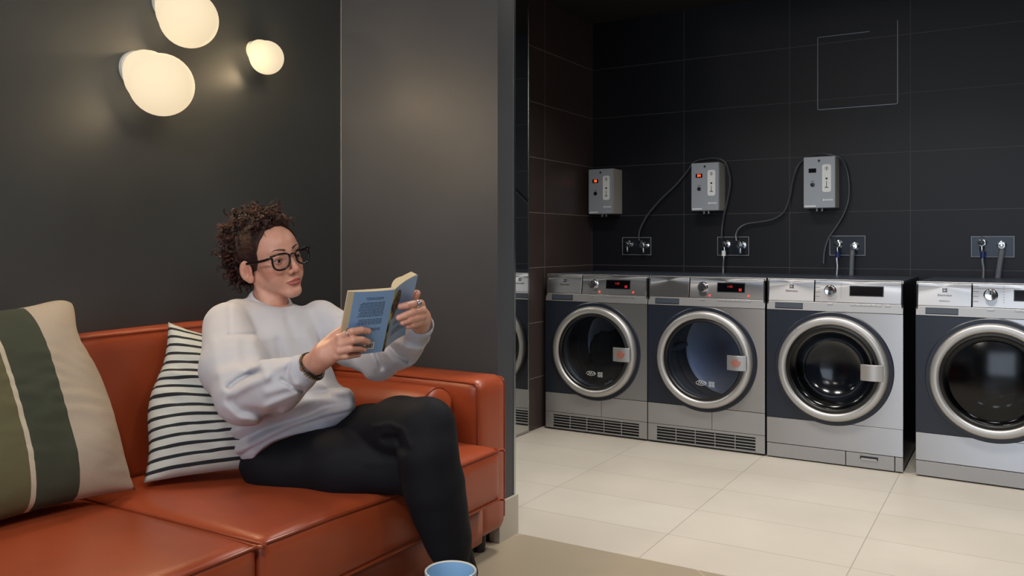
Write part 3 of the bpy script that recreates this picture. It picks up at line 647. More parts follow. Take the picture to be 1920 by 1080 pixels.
# ================================================================== THROW PILLOWS
def linen(name, sc=700, st=.35):
    m = bpy.data.materials.new(name); m.use_nodes = True; b = bsdf(m); b.inputs['Roughness'].default_value = .9
    uv = N(m, 'ShaderNodeTexCoord'); s = N(m, 'ShaderNodeSeparateXYZ'); L(m, uv.outputs['UV'], s.inputs[0])
    w1 = N(m, 'ShaderNodeTexWave', Scale=sc/20, Distortion=1.5); w1.bands_direction = 'X'; L(m, uv.outputs['UV'], w1.inputs[0])
    w2 = N(m, 'ShaderNodeTexWave', Scale=sc/20, Distortion=1.5); w2.bands_direction = 'Y'; L(m, uv.outputs['UV'], w2.inputs[0])
    a = N(m, 'ShaderNodeMath', operation='ADD'); L(m, w1.outputs[1], a.inputs[0]); L(m, w2.outputs[1], a.inputs[1]); bump(m, a.outputs[0], st, .0012)
    return m, s, a
def pillow(name, W, H, T, m_, o, ex, ey, seed, label, n=64, amp=.006, sag=None, corner=.0):
    ex = Vector(ex).normalized(); ey = Vector(ey).normalized(); en = ex.cross(ey).normalized()
    bm = bmesh.new(); uvl = bm.loops.layers.uv.new('UVMap'); grids = []
    for side in (1, -1):
        g = []
        for i in range(n+1):
            row = []
            for j in range(n+1):
                u = 2*i/n-1; v = 2*j/n-1
                th = T*((1-u**4)*(1-v**4))**.55*(1-.25*(u*u+v*v)/2)
                pin = .055
                x = u*(1-pin*(1-abs(u)**2*0)*(1-v*v)*1.0)*W/2; y = v*(1-pin*(1-u*u))*H/2
                q = Vector((u*2.2+seed, v*2.2, side*.5))
                wr = (noise.noise(q*1.3)*.6+abs(noise.noise(Vector((u*2.5, v*7+u*1.5, seed))))*.7)*amp*(.35+.65*(1-max(abs(u), abs(v))**6))
                z = side*(th/2+wr*(1 if th > .003 else 0))
                if abs(u) > .999 or abs(v) > .999: z = 0; 
                zz = 0
                cn_ = abs(u*v)**7*(1 if (u > 0 and v > 0 and seed == 2) else (-.2 if seed == 2 else 0)); x *= 1-.06*cn_; y *= 1-.06*cn_
                if sag: x, y, zz = sag(u, v, x, y)
                row.append(bm.verts.new(Vector(o)+ex*(x+W/2)+ey*(y+H/2)+en*(z+zz)))
            g.append(row)
        for i in range(n):
            for j in range(n):
                f = bm.faces.new((g[i][j], g[i+1][j], g[i+1][j+1], g[i][j+1]) if side > 0 else (g[i][j+1], g[i+1][j+1], g[i+1][j], g[i][j]))
                ij = ((i, j), (i+1, j), (i+1, j+1), (i, j+1)) if side > 0 else ((i, j+1), (i+1, j+1), (i+1, j), (i, j))
                for lp, (a, b) in zip(f.loops, ij): lp[uvl].uv = (a/n, b/n)
    bmesh.ops.remove_doubles(bm, verts=bm.verts, dist=1e-5)
    return finish(name, bm, m_, auto=0)
m1, s1, a1_ = linen('green_striped_linen', 1900, .5)
r = N(m1, 'ShaderNodeValToRGB'); r.color_ramp.interpolation = 'CONSTANT'
e = r.color_ramp.elements; st = [(0, 'cdbda6'), (.16, '706d4c'), (.46, 'e0d4bb'), (.481, '474d3d'), (.69, 'cfc0ab')]
e[0].position, e[0].color = 0, lin(st[0][1]); e[1].position, e[1].color = st[1][0], lin(st[1][1])
for p_, c_ in st[2:]: q = e.new(p_); q.color = lin(c_)
L(m1, s1.outputs[0], r.inputs[0])
nz = N(m1, 'ShaderNodeTexNoise', Scale=260.0, Detail=2.0); L(m1, N(m1, 'ShaderNodeTexCoord').outputs['UV'], nz.inputs[0])
mx = N(m1, 'ShaderNodeMix', data_type='RGBA', blend_type='MULTIPLY'); mx.inputs[0].default_value = .3; L(m1, r.outputs[0], mx.inputs[6]); L(m1, ramp(m1, nz.outputs[0], [(.3, 'b0b0b0'), (.65, 'ffffff')]), mx.inputs[7]); L(m1, mx.outputs[2], bsdf(m1).inputs[0])
def sag1(u, v, x, y):
    return x-.028*math.exp(-((v-.62)/.26)**2)*max(0, u)**4+.012*math.exp(-((v+.2)/.5)**2)*max(0, u)**3, y+.012*math.exp(-((u-.85)/.3)**2)*max(0, v)**4, 0
p1 = pillow('throw_pillow', .50, .50, .17, m1, (-1.885, .825, .405), (0, 1, 0), (-.185, -.03, .46), 2, '', amp=.009, sag=sag1)
tag(p1, 'olive, dark green and beige striped linen pillow at the left of the sofa', 'pillow')
m2, s2, a2_ = linen('black_white_striped_linen', 1500, .4)
mu = N(m2, 'ShaderNodeMath', operation='MULTIPLY'); L(m2, s2.outputs[1], mu.inputs[0]); mu.inputs[1].default_value = 16.5
ao = N(m2, 'ShaderNodeMath', operation='ADD'); L(m2, mu.outputs[0], ao.inputs[0]); ao.inputs[1].default_value = .45
fr = N(m2, 'ShaderNodeMath', operation='FRACT'); L(m2, ao.outputs[0], fr.inputs[0])
gt = N(m2, 'ShaderNodeMath', operation='LESS_THAN'); L(m2, fr.outputs[0], gt.inputs[0]); gt.inputs[1].default_value = .33
mx = N(m2, 'ShaderNodeMix', data_type='RGBA'); mx.inputs[6].default_value = lin('c9cbc4'); mx.inputs[7].default_value = lin('23272c'); L(m2, gt.outputs[0], mx.inputs[0]); L(m2, mx.outputs[2], bsdf(m2).inputs[0])
def sag2(u, v, x, y):     # wrinkled where the sitter leans on it
    return x-(.030*math.exp(-((v+.1)/.45)**2)*max(0, -u)**1.5), y-.020*math.exp(-((v-.0)/.22)**2)*(u+.3)-.15*((u+1)/2)**.9*((v+1)/2)**1.3, -.012*math.exp(-((v+.02+.22*u)/.055)**2)*max(0, 1-abs(u))**.5+.009*math.exp(-((v-.10+.16*u)/.07)**2)-.007*math.exp(-((v+.20+.10*u)/.05)**2)*max(0, 1-abs(u))**.5
p2 = pillow('throw_pillow', .46, .455, .15, m2, (-1.913, 1.372, .405), (.59, .807, 0), (-.157, .196, .409), 5, '', amp=.016, sag=sag2)
tag(p2, 'white linen pillow with thin black stripes behind the seated woman', 'pillow')

# ================================================================== CUP ON ITS SIDE TABLE
cc = P(845, 1069, 1.43); cr = .0435; ch = .085
t = thing('cup', 'pale blue glazed cup with light rim at the bottom edge of the picture', 'cup', (cc.x, cc.y, cc.z-ch))
bm = bmesh.new(); lathe(bm, [(0, 0), (.024, 0), (.030, .004), (.036, .03), (cr-.001, .07), (cr+.0005, ch-.002), (cr, ch)], (0,0,0), 'z', 64); finish('outer_glaze', bm, mat('cup_outer', '7fa6c4', .2), t)
bm = bmesh.new(); lathe(bm, [(cr, ch), (cr-.0015, ch+.001), (cr-.0035, ch-.001)], (0,0,0), 'z', 64); finish('rim', bm, mat('cup_rim', 'd8d2c4', .3), t)
bm = bmesh.new(); lathe(bm, [(cr-.0035, ch-.001), (cr-.005, .07), (.031, .03), (.02, .008), (0, .006)], (0,0,0), 'z', 64); finish('inner_glaze', bm, mat('cup_inner', '8fb8dc', .2), t)
bm = bmesh.new(); tube(bm, smooth_path([(-.03, -.025, .07), (-.045, -.042, .068), (-.052, -.05, .045), (-.042, -.04, .022), (-.028, -.024, .02)], 6), .0045, 10); finish('handle', bm, mat('cup_handle', '7fa6c4', .2), t)
tt = thing('side_table', 'small round table under the blue cup', 'table', (cc.x+.03, cc.y-.03, 0)); zt = cc.z-ch
bm = bmesh.new(); lathe(bm, [(0, zt-.018), (.135, zt-.018), (.14, zt-.014), (.14, zt-.003), (.137, zt), (0, zt)], (0,0,0), 'z', 64); finish('table_top', bm, M['grey_plastic'], tt, auto=30)
bm = bmesh.new(); lathe(bm, [(.014, .01), (.014, zt-.018)], (0,0,0), 'z', 20); finish('leg', bm, M['black'], tt)
bm = bmesh.new(); lathe(bm, [(0, 0), (.11, 0), (.11, .008), (.014, .012), (0, .012)], (0,0,0), 'z', 48); finish('base', bm, M['black'], tt, auto=30)
# ================================================================== SIGNED-DISTANCE MODELLING (numpy)
F4 = np.float32
def V3(a): return np.array(a, dtype=F4)
def _ln(p): return np.sqrt(np.einsum('ij,ij->i', p, p))
def sph(p, c, r): return _ln(p-V3(c))-r
def cap(p, a, b, ra, rb=None):
    a = V3(a); b = V3(b); rb = ra if rb is None else rb; ab = b-a
    t = np.clip(((p-a)@ab)/max(1e-9, float(ab@ab)), 0, 1); return _ln(p-a-t[:, None]*ab)-(ra+(rb-ra)*t)
def ell(p, c, r, R=None):
    q = p-V3(c)
    if R is not None: q = q@np.array(R, dtype=F4)      # columns of R are the local axes
    r = V3(r); k0 = _ln(q/r); k1 = _ln(q/(r*r)); return k0*(k0-1)/np.maximum(k1, 1e-6)
def su(a, b, k):
    h = np.clip(.5+.5*(b-a)/k, 0, 1); return b+(a-b)*h-k*h*(1-h)
def ss(a, b, k):      # a minus b
    h = np.clip(.5-.5*(a+b)/k, 0, 1); return a+(-b-a)*h+k*h*(1-h)
def si(a, b, k): return -su(-a, -b, k)
def chain(p, pts, rs, k=.006):
    d = None
    for i in range(len(pts)-1):
        e = cap(p, pts[i], pts[i+1], rs[i], rs[i+1]); d = e if d is None else su(d, e, k)
    return d
_rg = np.random.RandomState(3); _PT = _rg.rand(4096).astype(F4)*2-1
def vnoise(p):
    i = np.floor(p).astype(np.int64); f = (p-i).astype(F4); f = f*f*(3-2*f); o = 0
    for dx in (0, 1):
        for dy in (0, 1):
            for dz in (0, 1):
                h = ((i[:, 0]+dx)*73856093 ^ (i[:, 1]+dy)*19349663 ^ (i[:, 2]+dz)*83492791) & 4095
                wgt = (f[:, 0] if dx else 1-f[:, 0])*(f[:, 1] if dy else 1-f[:, 1])*(f[:, 2] if dz else 1-f[:, 2])
                o = o+_PT[h]*wgt
    return o
def net(f, lo, hi, h, B=12, marg=1.9):
    """naive surface nets, evaluated only in blocks near the surface"""
    lo = np.array(lo, float); n = np.ceil((np.array(hi)-lo)/h/B).astype(int)*B+1
    g = [lo[i]+h*np.arange(n[i]) for i in range(3)]
    val = np.full(n, 1, F4); nb = (n-1)//B
    bc = np.stack(np.meshgrid(*[lo[i]+h*B*(np.arange(nb[i])+.5) for i in range(3)], indexing='ij'), -1).reshape(-1, 3)
    vb = f(bc.astype(F4)).reshape(nb)
    rad = h*B*.87*marg
    for I in np.ndindex(*nb):
        s = tuple(slice(i*B, i*B+B+1) for i in I)
        if abs(vb[I]) > rad: val[s] = np.sign(vb[I])
    ids = [I for I in np.ndindex(*nb) if abs(vb[I]) <= rad]
    for st in range(0, len(ids), 400):
        ch = ids[st:st+400]; loc = np.stack(np.meshgrid(*[np.arange(B+1)]*3, indexing='ij'), -1).reshape(-1, 3)
        pts = np.concatenate([loc+np.array(I)*B for I in ch])
        v = f((lo+pts*h).astype(F4)); val[pts[:, 0], pts[:, 1], pts[:, 2]] = v
    neg = val < 0
    # cells that the surface crosses
    c = np.zeros(np.array(n)-1, np.int8)
    for d in np.ndindex(2, 2, 2): c += neg[d[0]:n[0]-1+d[0], d[1]:n[1]-1+d[1], d[2]:n[2]-1+d[2]]
    cells = np.argwhere((c > 0) & (c < 8)); m = len(cells)
    idx = np.full(c.shape, -1, np.int32); idx[cells[:, 0], cells[:, 1], cells[:, 2]] = np.arange(m)
    acc = np.zeros((m, 3)); cnt = np.zeros(m)
    cor = [np.array(d) for d in np.ndindex(2, 2, 2)]
    cv = {tuple(d): val[cells[:, 0]+d[0], cells[:, 1]+d[1], cells[:, 2]+d[2]].astype(float) for d in cor}
    for a in cor:
        for ax in range(3):
            if a[ax] == 0:
                b = a.copy(); b[ax] = 1; va, vb_ = cv[tuple(a)], cv[tuple(b)]; k = (va < 0) != (vb_ < 0)
                t = np.where(k, va/np.where(k, va-vb_, 1), 0); q = np.tile(a.astype(float), (m, 1)); q[:, ax] += t
                acc[k] += q[k]; cnt[k] += 1
    verts = lo+h*(cells+acc/np.maximum(cnt, 1)[:, None]); faces = []
    for ax in range(3):
        o1, o2 = [(1, 2), (2, 0), (0, 1)][ax]
        s0 = [slice(0, k) for k in n]; s1 = [slice(0, k) for k in n]; s0[ax] = slice(0, n[ax]-1); s1[ax] = slice(1, n[ax])
        d = neg[tuple(s0)] != neg[tuple(s1)]; e = np.argwhere(d)
        e = e[(e[:, o1] > 0) & (e[:, o2] > 0) & (e[:, o1] < n[o1]-1) & (e[:, o2] < n[o2]-1)]
        inside = neg[e[:, 0], e[:, 1], e[:, 2]]
        def at_(a, b):
            q = e.copy(); q[:, o1] -= a; q[:, o2] -= b; return idx[q[:, 0], q[:, 1], q[:, 2]]
        F = np.stack([at_(0, 0), at_(1, 0), at_(1, 1), at_(0, 1)], 1)
        F[~inside] = F[~inside][:, ::-1]; faces.append(F)
    F = np.concatenate(faces); F = F[(F >= 0).all(1)]
    return verts, F
def mesh_np(name, V, F, mats, parent, loc=None, mi=None, col=None, smooth_it=0):
    me = bpy.data.meshes.new(name); me.vertices.add(len(V)); me.vertices.foreach_set('co', np.asarray(V, F4).ravel())
    me.loops.add(F.size); me.loops.foreach_set('vertex_index', F.astype(np.int32).ravel()); me.polygons.add(len(F))
    me.polygons.foreach_set('loop_start', np.arange(0, F.size, 4, dtype=np.int32)); me.polygons.foreach_set('use_smooth', np.ones(len(F), bool))
    for m_ in (mats if isinstance(mats, (list, tuple)) else [mats]): me.materials.append(m_)
    if mi is not None: me.polygons.foreach_set('material_index', mi.astype(np.int32))
    me.update(calc_edges=True); me.validate()
    if col is not None:
        ca = me.color_attributes.new('tone', 'FLOAT_COLOR', 'POINT'); ca.data.foreach_set('color', np.concatenate([col, np.ones((len(V), 1))], 1).astype(F4).ravel())
    o = bpy.data.objects.new(name, me); C.objects.link(o); o.parent = parent
    if parent is not None: o.location = -parent.location
    if smooth_it:
        md = o.modifiers.new('smooth', 'SMOOTH'); md.factor = .5; md.iterations = smooth_it
    return o

# ================================================================== THE SEATED WOMAN
def A(px, py, d): return np.array(P(px, py, d), dtype=float)
vr, vf, vu = np.array(VR), np.array(VF), np.array(VU)
PER = thing('person', 'woman in pale sweatshirt and black leggings reading on the sofa, legs crossed', 'person', (-1.70, 1.66, 0))
skin = mat('skin', 'c98d74', .45); m = skin
at_ = N(m, 'ShaderNodeVertexColor'); at_.layer_name = 'tone'
nz = N(m, 'ShaderNodeTexNoise', Scale=60.0, Detail=3.0); L(m, coords(m), nz.inputs['Vector'])
mx = N(m, 'ShaderNodeMix', data_type='RGBA', blend_type='MULTIPLY'); mx.inputs[0].default_value = .35
L(m, at_.outputs[0], mx.inputs[6]); L(m, ramp(m, nz.outputs[0], [(.3, 'd8c4bc'), (.7, 'ffffff')]), mx.inputs[7]); L(m, mx.outputs[2], bsdf(m).inputs['Base Color'])
bsdf(m).inputs['Subsurface Weight'].default_value = .12; bsdf(m).inputs['Subsurface Radius'].default_value = (1, .35, .2); bsdf(m).inputs['Subsurface Scale'].default_value = .006
def tone(c): return np.array(lin(c)[:3])
SK, LIP, BLUSH, BROW, NAIL = tone('cf9a84'), tone('a4564c'), tone('bf6f5c'), tone('2c1a16'), tone('d8a294')

# head frame: x to her right, y forward, z up
th, ro, pi_ = math.radians(50), math.radians(13), math.radians(3)
fw = (-vf*math.cos(th)+vr*math.sin(th)); lat = vr*math.cos(th)+vf*math.sin(th)
fw = fw*math.cos(pi_)+vu*math.sin(pi_); 
lat = lat-fw*(lat@fw); lat /= np.linalg.norm(lat); upv = np.cross(-lat, fw)
lat2 = lat*math.cos(ro)+upv*math.sin(ro); up2 = np.cross(-lat2, fw)
HR = np.stack([-lat2, fw, up2], 1)          # columns: local axes in world
HC = A(508, 485, 2.40)
NB = A(503, 590, 2.41)                      # base of the neck
HS = 1.0
def toh(p): return ((p-HC.astype(F4))@HR.astype(F4))/HS
def froh(q): return HC+HR@(np.array(q)*HS)
def head(q):
    ax = np.abs(q[:, :1]); s = np.concatenate([ax, q[:, 1:]], 1)     # mirrored
    d = ell(q, (0, -.016, .028), (.0715, .090, .080))
    d = su(d, ell(q, (0, .030, .030), (.060, .062, .060)), .02)                 # forehead
    d = su(d, ell(q, (0, .030, -.030), (.053, .055, .068)), .02)                # face block
    d = su(d, cap(s, (.050, -.004, -.048), (.010, .066, -.094), .015, .017), .022)   # jaw
    d = su(d, ell(s, (.039, .050, -.022), (.021, .024, .018)), .016)               # cheekbone
    d = su(d, ell(s, (.030, .055, -.050), (.020, .022, .022)), .02)               # cheek
    d = su(d, ell(q, (0, .073, -.096), (.017, .016, .015)), .014)                 # chin
    d = su(d, ell(q, (0, .062, -.064), (.028, .029, .024)), .014)                 # muzzle
    d = su(d, cap(s, (.006, .084, .020), (.040, .070, .024), .007, .006), .012)     # brow ridge
    d = ss(d, ell(s, (.032, .094, .001), (.019, .017, .0125)), .012)               # sockets
    d = su(d, cap(q, (0, .086, .012), (0, .103, -.030), .0062, .0078), .010)      # nose bridge
    d = su(d, sph(q, (0, .1055, -.0345), .0092), .006)                            # tip
    d = su(d, ell(s, (.0125, .0945, -.0385), (.0068, .0095, .0068)), .005)          # wings
    d = ss(d, ell(s, (.0062, .1010, -.0445), (.0032, .0052, .0032)), .002)
    # lids: a shell round the eyeball, open in a downward-looking slit
    eb = sph(s, (.0315, .0715, .000), .0142); slit = ell(s, (.0320, .087, -.0035), (.0135, .012, .0040))
    d = su(d, eb, .004); d = ss(d, slit, .0015)
    crease = cap(s, (.021, .0875, .0045), (.032, .0885, .0062), .0012); crease = np.minimum(crease, cap(s, (.032, .0885, .0062), (.043, .080, .0035), .0012)); d = ss(d, crease, .003)
    # lips
    ul = np.minimum(cap(s, (.0045, .0925, -.0615), (.013, .0885, -.0640), .0045, .0036), cap(s, (.013, .0885, -.0640), (.0235, .0780, -.0672), .0036, .0018))
    ll = np.minimum(cap(s, (0, .0920, -.0730), (.011, .0890, -.0722), .0054, .0046), cap(s, (.011, .0890, -.0722), (.0225, .0785, -.0680), .0046, .0016))
    d = su(d, su(ul, cap(q, (0, .0915, -.0620), (0, .0920, -.0640), .0042), .002), .0035); d = su(d, ll, .004)
    sl = np.minimum(cap(s, (0, .0985, -.0672), (.012, .0945, -.0672), .0011), cap(s, (.012, .0945, -.0672), (.0245, .0815, -.0676), .0013)); d = ss(d, sl, .0018)
    d = ss(d, cap(q, (0, .094, -.050), (0, .0955, -.0575), .0022), .004)           # philtrum
    d = ss(d, ell(q, (0, .0915, -.0835), (.014, .0052, .0038)), .006)            # below the lip
    # ears, standing off the head towards the back
    c35, s35 = math.cos(.62), math.sin(.62); r_ = s-np.array([.0685, .002, -.016], F4)
    u_ = r_[:, 0]*s35-r_[:, 1]*c35; w_ = r_[:, 0]*c35+r_[:, 1]*s35; z_ = r_[:, 2]+u_*.10
    E = np.stack([w_, u_, z_], 1)
    e = ell(E, (.003, .0165, .002), (.0050, .0180, .0290)); e = su(e, ell(E, (.003, .0080, -.024), (.0052, .0095, .0110)), .008)
    e = ss(e, ell(E, (.0085, .0150, .004), (.0048, .0118, .0205)), .003); e = ss(e, ell(E, (.0085, .0100, -.006), (.0062, .0075, .0085)), .003)
    e = su(e, cap(E, (.0045, .0200, .013), (.0048, .0205, -.008), .0022), .003); e = su(e, cap(E, (.0045, .0040, -.003), (.0050, .0050, -.009), .0030), .003)
    d = su(d, e, .006)
    return d
def neck(p):
    a = froh((0, -.016, -.045)); return su(cap(p, a, NB, .043, .046), cap(p, froh((0, .012, -.07)), NB+(vr*.012-vf*.02-vu*.01), .030, .036), .02)
def headneck(p):
    d = head(toh(p))*HS; n = neck(p)
    # tendon of the turned neck
    n = su(n, cap(p, froh((.052, -.012, -.055)), NB+(vr*.03-vf*.045-vu*.015), .010, .012), .014)
    return su(d, n, .012)
# limbs, as measured in the photograph
SHR, ELR, WRR = A(428, 613, 2.30), A(458, 744, 2.10), A(592, 682, 1.99)
SHL, ELL_, WRL = A(600, 606, 2.46), A(708, 672, 2.33), A(787, 607, 2.13)
CHE, BEL, PEL = A(515, 655, 2.38), A(540, 765, 2.33), A(560, 850, 2.33)
HPR, KNR, ANR = A(530, 862, 2.28), A(772, 872, 2.17), A(869, 1062, 2.36)
HPL, KNL, ANL = A(600, 850, 2.42), A(799, 800, 2.11), A(852, 1064, 2.17)

# ---- hands: joints in picture coordinates + depth
def fin(p, js, r0, r1, k=.004):
    pts = [A(*j) for j in js]; n_ = len(pts); rs = [r0+(r1-r0)*i/(n_-1) for i in range(n_)]
    d = chain(p, pts, rs, .0008)
    return d
RH = dict(
    index=[(637, 634, 1.955), (660, 622, 1.944), (678, 619, 1.958), (690, 621, 1.974)],
    middle=[(639, 646, 1.950), (662, 638, 1.940), (678, 637, 1.960), (689, 641, 1.979)],
    ring=[(637, 658, 1.948), (657, 654, 1.943), (672, 653, 1.966), (682, 655, 1.983)],
    pinky=[(632, 668, 1.952), (649, 668, 1.950), (662, 666, 1.968), (672, 665, 1.982)],
    thumb=[(604, 652, 1.972), (624, 633, 1.985), (643, 619, 1.992), (659, 612, 1.990), (671, 610, 1.990)])
def handR(p):
    d = cap(p, WRR, A(608, 665, 1.968), .0265, .026)
    d = su(d, cap(p, WRR+vu*.004, WRR+(WRR-ELR)*-.25, .0245, .030), .01)
    palm = None
    for a, b, r in (((600, 666, 1.975), (636, 636, 1.958), .0150), ((600, 672, 1.972), (638, 647, 1.953), .0152), ((600, 677, 1.970), (636, 658, 1.951), .0145), ((600, 683, 1.972), (631, 668, 1.955), .0130), ((602, 660, 1.978), (620, 640, 1.982), .0150)):
        e = cap(p, A(*a), A(*b), r*1.05, r*.80); palm = e if palm is None else su(palm, e, .010)
    d = su(d, palm, .014)
    for k_, r0, r1 in (('index', .0098, .0076), ('middle', .0100, .0078), ('ring', .0094, .0073), ('pinky', .0082, .0064), ('thumb', .0135, .0088)):
        d = su(d, fin(p, RH[k_], r0, r1), .005)
    for k_ in ('index', 'middle', 'ring', 'pinky'):       # knuckles and extensor tendons
        c = A(*RH[k_][0]); d = su(d, sph(p, c-vf*.0035+vu*.001, .0068), .006)
        d = su(d, cap(p, c-vf*.0045, A(602, 668, 1.955), .0018, .003), .007)
    return d
LH = dict(
    index=[(789, 569, 2.075), (775, 570, 2.030), (762, 573, 2.006), (751, 575, 2.003)],
    middle=[(792, 582, 2.070), (773, 586, 2.022), (759, 592, 2.000), (748, 596, 1.997)],
    ring=[(792, 594, 2.070), (778, 597, 2.030), (766, 601, 2.008), (755, 605, 2.004)],
    pinky=[(790, 603, 2.075), (781, 607, 2.045), (772, 610, 2.022), (765, 612, 2.016)],
    thumb=[(790, 588, 2.110), (781, 573, 2.112), (777, 561, 2.100), (782, 550, 2.092)])
def handL(p):
    d = cap(p, WRL, A(790, 596, 2.10), .0245, .024)
    d = su(d, cap(p, WRL, WRL+(ELL_-WRL)*.25, .024, .029), .01)
    palm = None
    for a, b, r in (((788, 604, 2.115), (788, 571, 2.085), .0140), ((790, 606, 2.11), (791, 582, 2.078), .0140), ((790, 610, 2.11), (791, 593, 2.078), .0135), ((787, 613, 2.11), (788, 603, 2.082), .0125), ((787, 604, 2.125), (788, 586, 2.112), .0140)):
        e = cap(p, A(*a), A(*b), r*1.05, r*.85); palm = e if palm is None else su(palm, e, .010)
    d = su(d, palm, .012)
    for k_, r0, r1 in (('index', .0098, .0076), ('middle', .0100, .0078), ('ring', .0094, .0074), ('pinky', .0084, .0066), ('thumb', .0120, .0088)):
        d = su(d, fin(p, LH[k_], r0, r1), .0045)
    return d
parts_V, parts_F, parts_C = [], [], []
def addp(V, F, Cc):
    off = sum(len(v) for v in parts_V); parts_V.append(V); parts_F.append(F+off); parts_C.append(Cc)
# head
V, F = net(headneck, HC-np.array([.15, .15, .19]), HC+np.array([.15, .15, .13]), .0014)
q = (V-HC)@HR/HS; ax = np.abs(q[:, 0])
def gs(x, s): return np.exp(-(x/s)**2)
Cc = np.tile(SK, (len(V), 1))
def mixc(Cc, c, w_): w_ = np.clip(w_, 0, 1)[:, None]; return Cc*(1-w_)+c*w_
Cc = mixc(Cc, BLUSH, .55*gs(ax-.045, .022)*gs(q[:, 1]-.055, .04)*gs(q[:, 2]+.030, .020))
Cc = mixc(Cc, BLUSH, .5*gs(ax-.075, .012)*gs(q[:, 1]+.01, .025)*gs(q[:, 2]+.015, .03)+.35*gs(q[:, 0], .012)*gs(q[:, 1]-.108, .012)*gs(q[:, 2]+.036, .012))
lw = 1.0*(q[:, 1] > .074)*(ax < .0255)
top = -.0578-.0085*(ax/.025)**1.3-.0012*gs(ax, .004); bot = -.0788+.0100*(ax/.025)**2
Cc = mixc(Cc, LIP, lw*np.clip((top-q[:, 2])/.0012+.5, 0, 1)*np.clip((q[:, 2]-bot)/.0012+.5, 0, 1))
bz = .0225+.0060*np.sin(np.clip((ax-.012)/.036, 0, 1)*PI*.75)-.0035*(ax > .040)*(ax-.040)/.008
bt = .0042*np.clip(1-(ax-.012)/.05, .35, 1)
Cc = mixc(Cc, BROW, .95*(q[:, 1] > .04)*np.clip((bt-np.abs(q[:, 2]-bz))/.0012, 0, 1)*np.clip((ax-.010)/.003, 0, 1)*np.clip((.050-ax)/.006, 0, 1))
# lash line
ez = -.0035+.0042*np.sqrt(np.clip(1-((ax-.032)/.0145)**2, 0, 1)); Cc = mixc(Cc, tone('1c100e'), .9*(q[:, 1] > .065)*np.clip((.0011-np.abs(q[:, 2]-ez-.0006))/.0007, 0, 1)*(np.abs(ax-.032) < .0150))
Cc = mixc(Cc, tone('5c2e26'), .5*gs(ax-.0062, .003)*gs(q[:, 1]-.101, .005)*gs(q[:, 2]+.0445, .002))
addp(V, F, Cc)
for hf, c0, c1, nm in ((handR, A(560, 735, 2.15), A(700, 595, 1.90), RH), (handL, A(740, 640, 2.25), A(812, 530, 1.95), LH)):
    js = np.array([A(*j) for k_ in nm.values() for j in k_]+[WRR if nm is RH else WRL, (WRR+(ELR-WRR)*.25) if nm is RH else WRL+(ELL_-WRL)*.25])
    V, F = net(hf, js.min(0)-.035, js.max(0)+.035, .0013)
    Cc = np.tile(SK, (len(V), 1)); 
    for k_, j_ in nm.items():
        t_ = A(*j_[-1]); Cc = mixc(Cc, BLUSH, .35*np.exp(-(np.linalg.norm(V-t_, axis=1)/.012)**2))
        for kk in j_[1:-1]: Cc = mixc(Cc, BLUSH, .22*np.exp(-(np.linalg.norm(V-A(*kk), axis=1)/.008)**2))
        e_ = A(*j_[-1]); d_ = A(*j_[-1])-A(*j_[-2]); d_ /= np.linalg.norm(d_); nc = e_+d_*.003-vf*.007
        Cc = mixc(Cc, NAIL, .8*(np.linalg.norm((V-nc)*1.0, axis=1) < .0052))
    addp(V, F, Cc)
# hidden remainder of the body under the clothes, and the ankles
def under(p):
    d = ell(p, CHE-vu*.03, (.085, .085, .10)); d = su(d, ell(p, BEL, (.10, .09, .10)), .06); d = su(d, ell(p, PEL, (.10, .10, .075)), .05)
    d = su(d, cap(p, NB, CHE+vf*.03-vu*.03, .043, .06), .03)
    for a, b, c in ((SHR, ELR, WRR), (SHL, ELL_, WRL)):
        d = su(d, cap(p, CHE+vu*.06, a, .06, .045), .03); d = su(d, cap(p, a, b, .042, .036), .02); d = su(d, cap(p, b, c, .034, .024), .015)
    for a, b, c in ((HPR, KNR, ANR), (HPL, KNL, ANL)):
        d = su(d, cap(p, a, b, .065, .046), .03); d = su(d, cap(p, b, c, .042, .028), .02); d = su(d, cap(p, c, c+(c-b)/np.linalg.norm(c-b)*.03, .028, .028), .01)
    return d
al = np.array([CHE, BEL, PEL, SHR, SHL, ELR, ELL_, WRR, WRL, HPR, KNR, ANR, HPL, KNL, ANL, NB])
V, F = net(under, al.min(0)-.13, al.max(0)+.13, .008); addp(V, F, np.tile(SK, (len(V), 1)))
body = mesh_np('body', np.concatenate(parts_V), np.concatenate(parts_F), skin, PER, col=np.concatenate(parts_C), smooth_it=1)

# eyes
eye_m = mat('eye_white', 'd8cfc8', .15); iris_m = mat('iris', '2a1710', .1)
for sx in (1, -1):
    bm = bmesh.new(); R_ = .0126; g = Vector((0.06*0, 1, -.30)).normalized()
    bmesh.ops.create_uvsphere(bm, u_segments=32, v_segments=24, radius=R_)
    for f in bm.faces: f.material_index = 1 if (f.calc_center_median().normalized().dot(g) > .885) else 0
    bmesh.ops.transform(bm, matrix=Matrix.Translation(froh((sx*.0315, .0718, 0))-np.array(PER.location)) @ Matrix([list(r_) for r_ in HR]).to_4x4(), verts=bm.verts)
    finish('eye', bm, [eye_m, iris_m], PER, auto=0)

